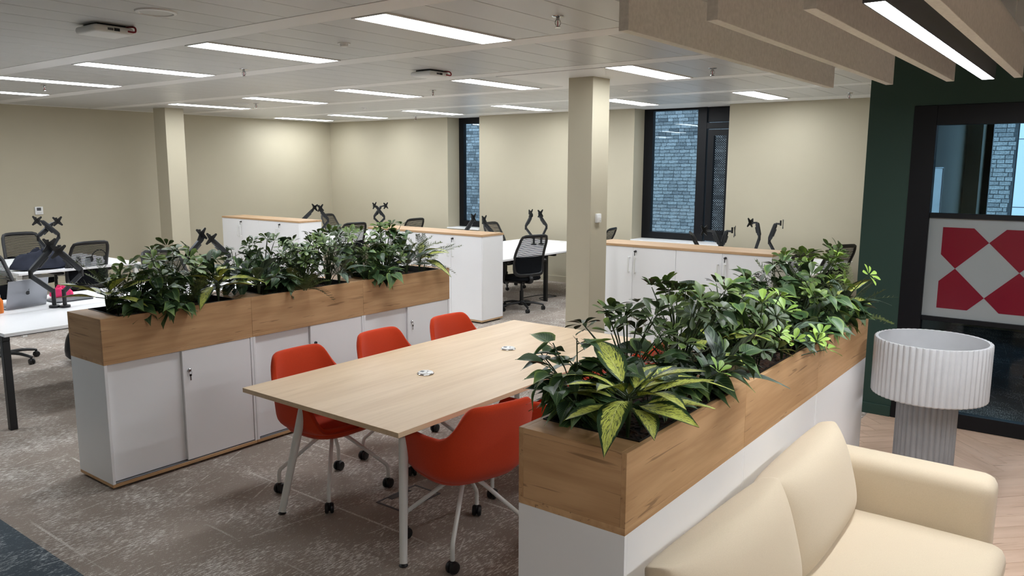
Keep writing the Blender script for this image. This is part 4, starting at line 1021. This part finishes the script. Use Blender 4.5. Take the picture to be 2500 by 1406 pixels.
def heap(name, mat, parent, rx, ry, h, seed, nr=9, na=28, rough=0.3):
    rg = random.Random(seed); bm = B(); rings = []
    ph = [(rg.uniform(0, 6), rg.randint(2, 7), rg.uniform(0.3, 1)) for _ in range(6)]
    for i in range(nr+1):
        t = i/nr; ring = []
        for j in range(na):
            a = 2*PI*j/na; wv = sum(k*math.sin(n*a+p+t*3) for p, n, k in ph)/6
            r = math.sin(t*PI/2)*(1+0.22*wv); z = h*(math.cos(t*PI/2)**0.7)*(1+rough*sum(k*math.sin(n*a*1.3+p*2+t*7) for p, n, k in ph)/6*2.2)
            ring.append(bm.verts.new((r*rx*math.cos(a), r*ry*math.sin(a), max(0.002, z) if i < nr else 0.002)))
        rings.append(ring)
    for a, b in zip(rings, rings[1:]):
        for j in range(na): bm.faces.new((a[j], a[(j+1) % na], b[(j+1) % na], b[j]))
    bm.faces.new(rings[0]); bm.faces.new(rings[-1][::-1])
    o = part(name, bm, mat, parent, 80); return sub(o, 1)
jk = heap('jacket', 'navy_cloth', None, 0.18, 0.31, 0.18, 5, 12, 40, 0.45); jk.location = (-9.80, 3.86, DZ); tag(jk, 'dark navy jacket crumpled on the desk by the left wall', 'jacket')
jk2 = heap('scarf', 'pink_cloth', None, 0.09, 0.10, 0.09, 8, 10, 36, rough=0.45); jk2.location = (-7.55, 3.12, DZ); tag(jk2, 'bright pink cloth crumpled on the nearest desk', 'cloth')
pp = heap('paper', 'paper_white', None, 0.10, 0.13, 0.04, 11, rough=0.5); pp.location = (-7.60, 2.55, DZ); tag(pp, 'crumpled white paper behind the laptop', 'paper')
bt = thing('water_bottle', 'blue plastic water bottle beside the dark jacket', 'bottle', (-10.02, 4.16, DZ))
part('body', solid_lathe(B(), [(0.034, 0.0), (0.037, 0.01), (0.037, 0.15), (0.022, 0.185), (0.020, 0.20)], 24), 'blue_plastic', bt); part('cap', solid_lathe(B(), [(0.023, 0.20), (0.023, 0.235), (0.018, 0.24)], 20), 'black_plastic', bt)
mg = thing('mug', 'white mug with grey lettering pattern beside the blue bottle', 'mug', (-9.72, 4.12, DZ))
k = NT('mug_print'); vv = k.n('ShaderNodeTexVoronoi', Scale=70.0); k.l(k.coord(), vv.inputs['Vector'])
rr_ = k.ramp(vv.outputs['Color'], [(0.35, lin((60, 60, 62))), (0.45, lin((225, 225, 222)))]); k.l(rr_.outputs['Color'], k.b.inputs['Base Color']); k.b.inputs['Roughness'].default_value = 0.3
bm = B(); lathe(bm, [(0.046, 0.001), (0.05, 0.006), (0.05, 0.10), (0.045, 0.10), (0.044, 0.01)], 28); part('body', bm, 'mug_print', mg)
part('handle', tube(B(), smooth_path([(0.048, 0, 0.08), (0.078, 0, 0.078), (0.082, 0, 0.045), (0.048, 0, 0.025)]), 0.006, 8), 'white_plastic', mg)
for i, (x, y, h, w) in enumerate(((-9.75, 4.25, 0.12, 'left'), (-9.71, 4.34, 0.10, 'right'))):
    jr = thing('jar', f'small glass jar next to the patterned mug, the {w} one', 'jar', (x, y, DZ), 0, 'small jars on the jacket desk')
    part('body', solid_lathe(B(), [(0.028, 0.001), (0.03, 0.01), (0.03, h*0.75), (0.02, h*0.88)], 20), 'mug_print' if i == 0 else 'whiteboard', jr); part('lid', solid_lathe(B(), [(0.021, h*0.88), (0.021, h)], 18), 'white_plastic' if i == 0 else 'pad_grey', jr)
ob = thing('orange_bottle', 'orange bottle cut by the left edge of the picture', 'bottle', (-7.10, 2.45, DZ))
part('body', solid_lathe(B(), [(0.03, 0.001), (0.033, 0.01), (0.033, 0.10), (0.016, 0.13)], 22), 'orange_plastic', ob); part('cap', solid_lathe(B(), [(0.017, 0.13), (0.017, 0.15)], 16), 'white_plastic', ob)
hp = thing('headset', 'black headset lying on the white desk behind the mesh chair', 'headset', (-10.05, 4.62, DZ))
part('headband', tube(B(), smooth_path([(0, -0.085, 0.02), (0.03, -0.075, 0.10), (0.04, 0, 0.15), (0.03, 0.075, 0.10), (0, 0.085, 0.02)]), 0.006, 8), 'black_plastic', hp)
for s in (-1, 1):
    b_ = part('ear_cup', solid_lathe(B(), [(0.03, -0.012), (0.034, 0), (0.03, 0.012)], 20), 'black_plastic', hp); b_.rotation_euler = (PI/2, 0, 0); b_.location = (0, s*0.085, 0.036)
tag(bx('desk_pad', 'pad_grey', None, -7.46, -7.22, 2.93, 3.25, DZ+0.001, DZ+0.014, 0.004, 2), 'dark grey flat pad lying behind the nearest monitor arms', 'pad')
bg = heap('backpack', 'black_plastic', None, 0.16, 0.22, 0.40, 21, rough=0.12); bg.location = (-8.02, 3.52, 0); tag(bg, 'black bag on the carpet beside the nearest planter end', 'bag')
for n_, p_ in (('strap', [(0.10, -0.10, 0.32), (0.19, -0.14, 0.22), (0.17, -0.12, 0.06)]), ('grab_handle', [(0, -0.05, 0.38), (0, 0.0, 0.43), (0, 0.05, 0.38)])):
    part(n_, tube(B(), smooth_path(p_), 0.012, 6, 0.5), 'black_plastic', bg)
cb_ = tag(part('power_cable', tube(B(), smooth_path([(-6.35, 9.15, 0.006), (-6.6, 9.3, 0.006), (-6.5, 9.6, 0.006), (-6.75, 9.55, 0.006), (-6.8, 9.1, 0.006)], 5), 0.006, 6), 'black_plastic'), 'black cable lying on the carpet below the rear desk', 'cable')

# ------------------------------------------------------------------ planter greenery
def leaf_mesh(name, mat, L, W, prof, droop, fold, lobes=0.0, wave=0.0, rows=9):
    bm = B(); uvl = bm.loops.layers.uv.new('UVMap'); g = []; uvm = {}
    for i in range(rows+1):
        v = i/rows; w = 0
        for (a, wa), (b, wb) in zip(prof, prof[1:]):
            if a <= v <= b: w = wa+(wb-wa)*(v-a)/(b-a)
        row = []
        for u in (-1, -0.5, 0, 0.5, 1):
            y = L*v - lobes*L*abs(u)**1.5*max(0, 1-v*4); x = u*w*W
            z = -droop*L*v*v + fold*abs(x) + wave*W*math.sin(v*9+u*2)*abs(u)
            vt = bm.verts.new((x, y, z)); uvm[vt] = (0.5+u*0.5, v); row.append(vt)
        g.append(row)
    for i in range(rows):
        for j in range(4):
            f = bm.faces.new((g[i][j], g[i][j+1], g[i+1][j+1], g[i+1][j]))
            for lo in f.loops: lo[uvl].uv = uvm[lo.vert]
    me = bpy.data.meshes.new(name); bm.to_mesh(me); bm.free(); me.shade_smooth(); me.materials.append(M[mat]); return me
P_HEART = [(0, 0.42), (0.06, 0.80), (0.16, 1.0), (0.32, 0.97), (0.5, 0.76), (0.68, 0.47), (0.82, 0.22), (0.92, 0.07), (1, 0.0)]
P_LANCE = [(0, 0.10), (0.12, 0.55), (0.3, 0.93), (0.45, 1.0), (0.62, 0.88), (0.78, 0.58), (0.9, 0.26), (1, 0.0)]
P_OBOV = [(0, 0.07), (0.2, 0.34), (0.45, 0.74), (0.68, 1.0), (0.84, 0.88), (0.94, 0.5), (1, 0.12)]
HEART = [leaf_mesh('leaf', 'leaf_heart', 0.108, 0.040, P_HEART, d, f, 0.16, 0.03) for d, f in ((0.28, 0.30), (0.55, 0.18), (0.10, 0.42))]
DIEF = [leaf_mesh('leaf', 'leaf_dieffenbachia', 0.235, 0.047, P_LANCE, d, f, 0, 0.05, 11) for d, f in ((0.30, 0.25), (0.62, 0.20), (0.12, 0.35))]
AGLA = [leaf_mesh('leaf', 'leaf_aglaonema', 0.205, 0.033, P_LANCE, d, f, 0, 0.06, 10) for d, f in ((0.30, 0.25), (0.65, 0.15), (0.12, 0.35))]
def whorl_mesh(mat, n, L, W, tilt, seed):
    rg = random.Random(seed); out = bmesh.new(); uvl = out.loops.layers.uv.new('UVMap')
    me = leaf_mesh('t', mat, L, W, P_OBOV, 0.18, 0.22, 0, 0.0, 7)
    for q in range(n):
        a = 2*PI*q/n+rg.uniform(-0.25, 0.25); s = rg.uniform(0.8, 1.12)
        b2 = bmesh.new(); b2.from_mesh(me)
        bmesh.ops.transform(b2, matrix=Matrix.Rotation(a, 4, 'Z') @ Matrix.Rotation(tilt+rg.uniform(-0.25, 0.25), 4, 'X') @ Matrix.Translation((0, 0.012, 0)) @ Matrix.Scale(s, 4), verts=b2.verts)
        m2 = bpy.data.meshes.new('u'); b2.to_mesh(m2); b2.free(); out.from_mesh(m2); bpy.data.meshes.remove(m2)
    bpy.data.meshes.remove(me)
    r = bpy.data.meshes.new('leaf_whorl'); out.to_mesh(r); out.free(); r.shade_smooth(); r.materials.append(M[mat]); return r
WHORL = [whorl_mesh('leaf_umbrella', n, 0.066, 0.0155, t, 30+i) for i, (n, t) in enumerate(((7, 0.45), (6, 0.75), (8, 0.15)))]
WHORLL = [whorl_mesh('leaf_umbrella_lime', n, 0.064, 0.0155, t, 40+i) for i, (n, t) in enumerate(((7, 0.4), (6, 0.7)))]
def frond_mesh(L, droop, seed):
    rg = random.Random(seed); bm = B(); uvl = bm.loops.layers.uv.new('UVMap')
    def ax(v): return Vector((0, L*v, -droop*L*v*v))
    tube(bm, [ax(i/8) for i in range(9)], [0.0016*(1-i/10) for i in range(9)], 4)
    n = 13
    for i in range(1, n):
        v = 0.12+0.86*i/n; pl = 0.30*L*(math.sin(PI*min(1, (1.02-v)*0.8+0.12))**0.8)*(1.05-v*0.75)
        for s in (-1, 1):
            d = Vector((s*0.80, 0.60, rg.uniform(-0.25, 0.1))).normalized(); b0 = ax(v); m = 6
            for q in range(m):
                c0 = b0+d*pl*(q+0.3)/m; ln = 0.0085*(1.1-q/m*0.6)
                for s2 in (-1, 1):
                    e = Vector((-s2*d.y*s*s, s2*d.x, 0)); e = (Vector((-d.y, d.x, 0))*s2+d*0.7).normalized(); w = d*0.0034
                    vs = [bm.verts.new(p) for p in (c0, c0+e*ln*0.5+w, c0+e*ln, c0+e*ln*0.5-w*0.7)]
                    f = bm.faces.new(vs)
            tip = b0+d*pl; f = bm.faces.new([bm.verts.new(p) for p in (b0, b0+d*pl*0.5+Vector((0, 0.001, 0)), tip, b0+d*pl*0.5-Vector((0, 0.001, 0)))])
    for f in bm.faces:
        for lo in f.loops: lo[uvl].uv = (0.3, 0.4)
    me = bpy.data.meshes.new('frond'); bm.to_mesh(me); bm.free(); me.materials.append(M['leaf_fern']); return me
FROND = [frond_mesh(0.26, 0.35, 1), frond_mesh(0.22, 0.75, 2), frond_mesh(0.28, 0.15, 3)]
def mtx(p, az, el, roll=0.0, s=1.0):
    return Matrix.Translation(p) @ Matrix.Rotation(az-PI/2, 4, 'Z') @ Matrix.Rotation(el, 4, 'X') @ Matrix.Rotation(roll, 4, 'Y') @ Matrix.Scale(s, 4)
def add_leaf(name, me, t, m):
    o = bpy.data.objects.new(name, me); COL.objects.link(o); o.parent = t; o.matrix_basis = m; return o
def plant(kind, x, y, z, h, label, seed, lean=(0, 0), n=None, s=1.0):
    rg = random.Random(seed)
    NAME = {'heart': ('philodendron_plant', 'artificial heart-leaf plants'), 'umbrella': ('umbrella_plant', 'artificial umbrella plants'), 'lime': ('umbrella_plant', 'artificial lime umbrella plants'),
            'dief': ('dieffenbachia_plant', 'artificial speckled plants'), 'agla': ('aglaonema_plant', 'artificial dark long-leaf plants'), 'fern': ('fern_plant', 'artificial ferns')}[kind]
    t = thing(NAME[0], label, 'plant', (x, y, z), 0, NAME[1]); sb = B()
    lx, ly = lean
    if kind == 'heart':
        for i in range(n or 7):
            a = 2*PI*i/(n or 7)+rg.uniform(-0.4, 0.4); R = rg.uniform(0.05, 0.17); hh_ = h*rg.uniform(0.55, 1.0)
            tip = Vector((R*math.cos(a)+lx*hh_, R*math.sin(a)+ly*hh_, hh_)); mid = Vector((tip.x*0.35, tip.y*0.35, hh_*0.6))
            path = smooth_path([(0.01*math.cos(a), 0.01*math.sin(a), 0), mid, tip], 4); tube(sb, path, 0.0024, 5)
            for q in range(7):
                f = 0.30+0.70*q/6; k_ = min(len(path)-1, int(f*(len(path)-1))); b0 = path[k_]
                az = a+rg.uniform(-1.5, 1.5); pe = b0+Vector((math.cos(az), math.sin(az), 0.5))*rg.uniform(0.02, 0.05); tube(sb, [b0, pe], 0.0014, 4)
                add_leaf('leaf', rg.choice(HEART), t, mtx(pe, az, rg.uniform(-0.75, 0.45), rg.uniform(-0.5, 0.5), s*rg.uniform(0.72, 1.12)))
    elif kind in ('umbrella', 'lime'):
        n = int((n or 10)*(1.7 if kind == 'umbrella' else 1.3))
        for i in range(n):
            a = 2.4*i+rg.uniform(-0.3, 0.3); f = (i+0.5)/(n or 10); R = 0.03+0.15*math.sqrt(rg.random()); hh_ = h*(1-0.62*rg.random()**1.2) if i else h
            tip = Vector((R*math.cos(a)+lx*hh_, R*math.sin(a)+ly*hh_, hh_)); tube(sb, smooth_path([(0.01*math.cos(a), 0.01*math.sin(a), 0), (tip.x*0.3, tip.y*0.3, hh_*0.55), tip], 3), [0.003]*6+[0.0016], 5)
            add_leaf('leaf_whorl', rg.choice(WHORL if kind == 'umbrella' else WHORLL), t, mtx(tip, a, rg.uniform(-0.9, 0.1), rg.uniform(-0.3, 0.3), s*rg.uniform(0.8, 1.15)))
    elif kind in ('dief', 'agla'):
        nn = n or 10
        for i in range(nn):
            a = 2.4*i+rg.uniform(-0.2, 0.2); lv = i/nn; el = math.radians((40 if kind == 'dief' else 54)-(40 if kind == 'dief' else 48)*lv+rg.uniform(-8, 8)); b0 = Vector((0.012*math.cos(a), 0.012*math.sin(a), (0.128 if kind == 'dief' else 0.10)+h*0.3*(1-lv)))
            pe = b0+Vector((math.cos(a)*math.cos(el), math.sin(a)*math.cos(el), math.sin(el)))*0.05; tube(sb, [(0, 0, 0), b0*0.8, b0, pe], 0.003, 5)
            add_leaf('leaf', rg.choice(DIEF if kind == 'dief' else AGLA), t, mtx(pe, a+rg.uniform(-0.1, 0.1), el, rg.uniform(-0.25, 0.25), s*rg.uniform(0.82, 1.1)))
    else:
        nn = n or 13
        for i in range(nn):
            a = 2.4*i+rg.uniform(-0.3, 0.3); el = math.radians(rg.uniform(25, 82)); b0 = Vector((0.02*math.cos(a)+lx*h*0.4, 0.02*math.sin(a)+ly*h*0.4, h*rg.uniform(0.05, 0.55))); tube(sb, [(0, 0, 0), b0], 0.002, 4)
            add_leaf('frond', rg.choice(FROND), t, mtx(b0, a, el, rg.uniform(-0.4, 0.4), s*rg.uniform(0.85, 1.15)))
    part('stems', sb, 'stem_green', t)
    return t
SZ = PH-0.055
# sofa side planter (near to far); x from the sofa edge -1.15 to the table edge -1.53
RIGHT = [
 ('dief', -1.25, 2.29, 0.16, 'large yellow speckled plant spilling over the near corner of the sofa side planter', (0, 0), 19, 1.08),
 ('heart', -1.46, 2.30, 0.34, 'heart-leaf plant leaning over the table end at the near left planter corner', (-0.25, 0), 8, 1.0),
 ('heart', -1.30, 2.55, 0.26, 'heart-leaf plant right behind the large yellow speckled plant', (0, 0), 6, 1.05),
 ('heart', -1.42, 2.26, 0.20, 'low heart-leaf plant filling the near end of the sofa side planter', (-0.1, -0.05), 6, 0.95),
 ('heart', -1.50, 2.48, 0.24, 'low heart-leaf plant on the table side near end', (-0.15, 0), 6, 0.95),
 ('umbrella', -1.44, 2.62, 0.40, 'dark umbrella plant just behind the near corner heart leaves', (0, 0), 10, 1.0),
 ('umbrella', -1.34, 2.86, 0.46, 'tallest dark umbrella plant against the white cabinet doors', (0, 0), 14, 1.05),
 ('lime', -1.22, 2.60, 0.22, 'small lime umbrella sprig among the near dark leaves', (0.1, 0), 2, 0.9),
 ('heart', -1.24, 2.83, 0.25, 'heart-leaf plant at the near end seam of the sofa side planter', (0.2, 0), 7, 1.05),
 ('agla', -1.19, 2.92, 0.16, 'dark long-leaf plant drooping over the first planter seam', (0.2, 0), 10, 0.95),
 ('fern', -1.45, 3.02, 0.30, 'dark fern tips between the tall umbrella plant and second box', (0, 0), 12, 1.0),
 ('dief', -1.35, 3.20, 0.15, 'small speckled plant buried in the second box leaves', (0, 0), 7, 0.75),
 ('heart', -1.40, 3.32, 0.42, 'tall heart-leaf plant in front of the cabinet handles', (0, 0), 9, 1.0),
 ('umbrella', -1.27, 3.36, 0.30, 'umbrella plant low in the middle of the second box', (0, 0), 10, 1.0),
 ('lime', -1.25, 3.50, 0.36, 'lime umbrella plant shining in the middle of the sofa side planter', (0.05, 0), 5, 1.0),
 ('umbrella', -1.45, 3.58, 0.40, 'umbrella plant on the table side of the second box', (0, 0), 11, 1.0),
 ('fern', -1.36, 3.62, 0.28, 'fern in the centre of the second box', (0, 0), 12, 0.95),
 ('lime', -1.18, 3.74, 0.16, 'lime umbrella sprig hanging over the middle of the oak side', (0.35, 0), 5, 0.95),
 ('agla', -1.20, 3.70, 0.12, 'dark long-leaf plant under the hanging lime sprig', (0.1, 0), 8, 0.85),
 ('heart', -1.34, 3.84, 0.40, 'heart-leaf plant ending the second box', (0, 0), 8, 1.0),
 ('heart', -1.20, 4.05, 0.18, 'heart-leaf plant trailing over the second planter seam', (0.2, 0), 5, 1.0),
 ('heart', -1.42, 4.22, 0.46, 'tall heart-leaf stem standing out before the right cabinet end', (-0.1, 0), 7, 1.0),
 ('umbrella', -1.32, 4.32, 0.44, 'umbrella plant starting the far box', (0, 0), 12, 1.0),
 ('heart', -1.22, 4.36, 0.28, 'heart-leaf plant on the sofa edge of the far box', (0.1, 0), 8, 1.05),
 ('fern', -1.43, 4.50, 0.34, 'fern on the table side of the far box', (0, 0), 14, 1.05),
 ('lime', -1.30, 4.52, 0.44, 'lime umbrella plant rising highest in the far box', (0, 0), 5, 1.05),
 ('umbrella', -1.38, 4.70, 0.46, 'umbrella plant below the black chair backs', (0, 0), 11, 1.0),
 ('lime', -1.22, 4.72, 0.34, 'lime umbrella sprig near the far planter end', (0.05, 0), 3, 1.0),
 ('heart', -1.20, 4.62, 0.18, 'heart-leaf plant trailing over the far oak side', (0.2, 0), 6, 1.0),
 ('fern', -1.24, 4.86, 0.24, 'yellowish fern at the far end beside the green wall', (0.15, 0.1), 14, 1.1),
 ('agla', -1.20, 4.80, 0.14, 'long-leaf plant drooping over the far end of the oak side', (0.1, 0.1), 8, 0.95),
 ('dief', -1.28, 4.93, 0.12, 'speckled plant poking past the far planter end', (0.1, 0.2), 7, 0.8)]
for i, (kd, x, y, h, l, ln, n, s) in enumerate(RIGHT): plant(kd, x, y, SZ, h, l, 100+i, ln, n, s)
LEFT = [
 ('dief', -4.80, 2.24, 0.12, 'speckled plant reaching over the near end of the planter behind the red chairs', (0, -0.1), 10, 1.0),
 ('fern', -4.88, 2.34, 0.26, 'dark fern at the near left end beside the pink cloth', (0, -0.1), 14, 1.0),
 ('umbrella', -4.78, 2.42, 0.36, 'dark umbrella plant at the near end with a raised sprig', (0, 0), 10, 1.0),
 ('heart', -4.70, 2.52, 0.30, 'dark heart-leaf plant near the first box centre', (0, 0), 8, 1.05),
 ('heart', -4.64, 2.55, 0.10, 'heart-leaf plant spilling over the front of the first box', (0.3, 0), 6, 1.0),
 ('umbrella', -4.84, 2.66, 0.40, 'tall umbrella plant before the first black chair back', (0, 0), 12, 1.0),
 ('fern', -4.70, 2.70, 0.22, 'fern with fronds low over the first box', (0.1, 0), 13, 1.0),
 ('heart', -4.86, 2.80, 0.36, 'heart-leaf plant under the pair of monitor arms', (0, 0), 8, 1.0),
 ('dief', -4.70, 2.92, 0.15, 'bright speckled plant at the first planter seam', (0.05, 0), 12, 1.0),
 ('heart', -4.66, 2.36, 0.16, 'low heart-leaf plant near the front corner of the first box', (0.05, 0), 6, 1.0),
 ('fern', -4.88, 2.95, 0.26, 'dark fern behind the bright speckled plant', (0, 0), 12, 1.0),
 ('heart', -4.70, 3.42, 0.20, 'low heart-leaf plant at the front of the second box', (0.05, 0), 6, 1.0),
 ('heart', -4.84, 3.16, 0.38, 'heart-leaf plant starting the second box before white cabinet doors', (0, 0), 9, 1.0),
 ('agla', -4.68, 3.22, 0.16, 'dark long-leaf plant draped over the start of the second box', (0.05, 0), 13, 1.12),
 ('umbrella', -4.78, 3.34, 0.42, 'umbrella plant with a pale top in the second box', (0, 0), 12, 0.95),
 ('heart', -4.84, 3.52, 0.30, 'heart-leaf plant in the middle of the second box', (0, 0), 8, 1.0),
 ('fern', -4.64, 3.56, 0.14, 'fern hanging over the front of the second box', (0.3, 0), 14, 1.05),
 ('umbrella', -4.76, 3.66, 0.38, 'umbrella plant beside the gap in the tall cabinets', (0, 0), 12, 1.0),
 ('heart', -4.88, 3.78, 0.42, 'heart-leaf plant with a big raised leaf in the second box', (0, 0), 7, 1.1),
 ('umbrella', -4.74, 3.88, 0.42, 'umbrella plant ending the second box', (0, 0), 12, 1.0),
 ('agla', -4.66, 3.92, 0.10, 'dark long-leaf plant drooping at the second planter seam', (0.1, 0), 7, 0.95),
 ('umbrella', -4.86, 4.16, 0.44, 'umbrella plant before the black chair in the gap', (0, 0), 12, 1.0),
 ('heart', -4.72, 4.24, 0.32, 'heart-leaf plant starting the third box', (0, 0), 9, 1.05),
 ('heart', -4.64, 4.30, 0.12, 'heart-leaf plant low over the front of the third box', (0.2, 0), 6, 1.0),
 ('fern', -4.86, 4.40, 0.34, 'fern in the middle of the third box', (0, 0), 13, 1.0),
 ('umbrella', -4.76, 4.50, 0.46, 'highest umbrella plant in front of the central cabinets', (0, 0), 13, 1.0),
 ('heart', -4.84, 4.62, 0.42, 'heart-leaf plant with a raised stem in the third box', (0, 0), 7, 1.0),
 ('agla', -4.64, 4.62, 0.14, 'dark long-leaf plant pointing down the front of the third box', (0.1, 0), 9, 1.05),
 ('fern', -4.82, 4.80, 0.34, 'grey-green fern against the central cabinet doors', (0, 0.1), 14, 1.1),
 ('dief', -4.70, 4.84, 0.14, 'speckled plant near the far end of the third box', (0, 0), 9, 0.95),
 ('fern', -4.74, 4.93, 0.28, 'fern leaning out at the far end of the third box', (0, 0.3), 12, 1.05)]
for i, (kd, x, y, h, l, ln, n, s) in enumerate(LEFT): plant(kd, x, y, SZ, h, l, 300+i, ln, n, s)
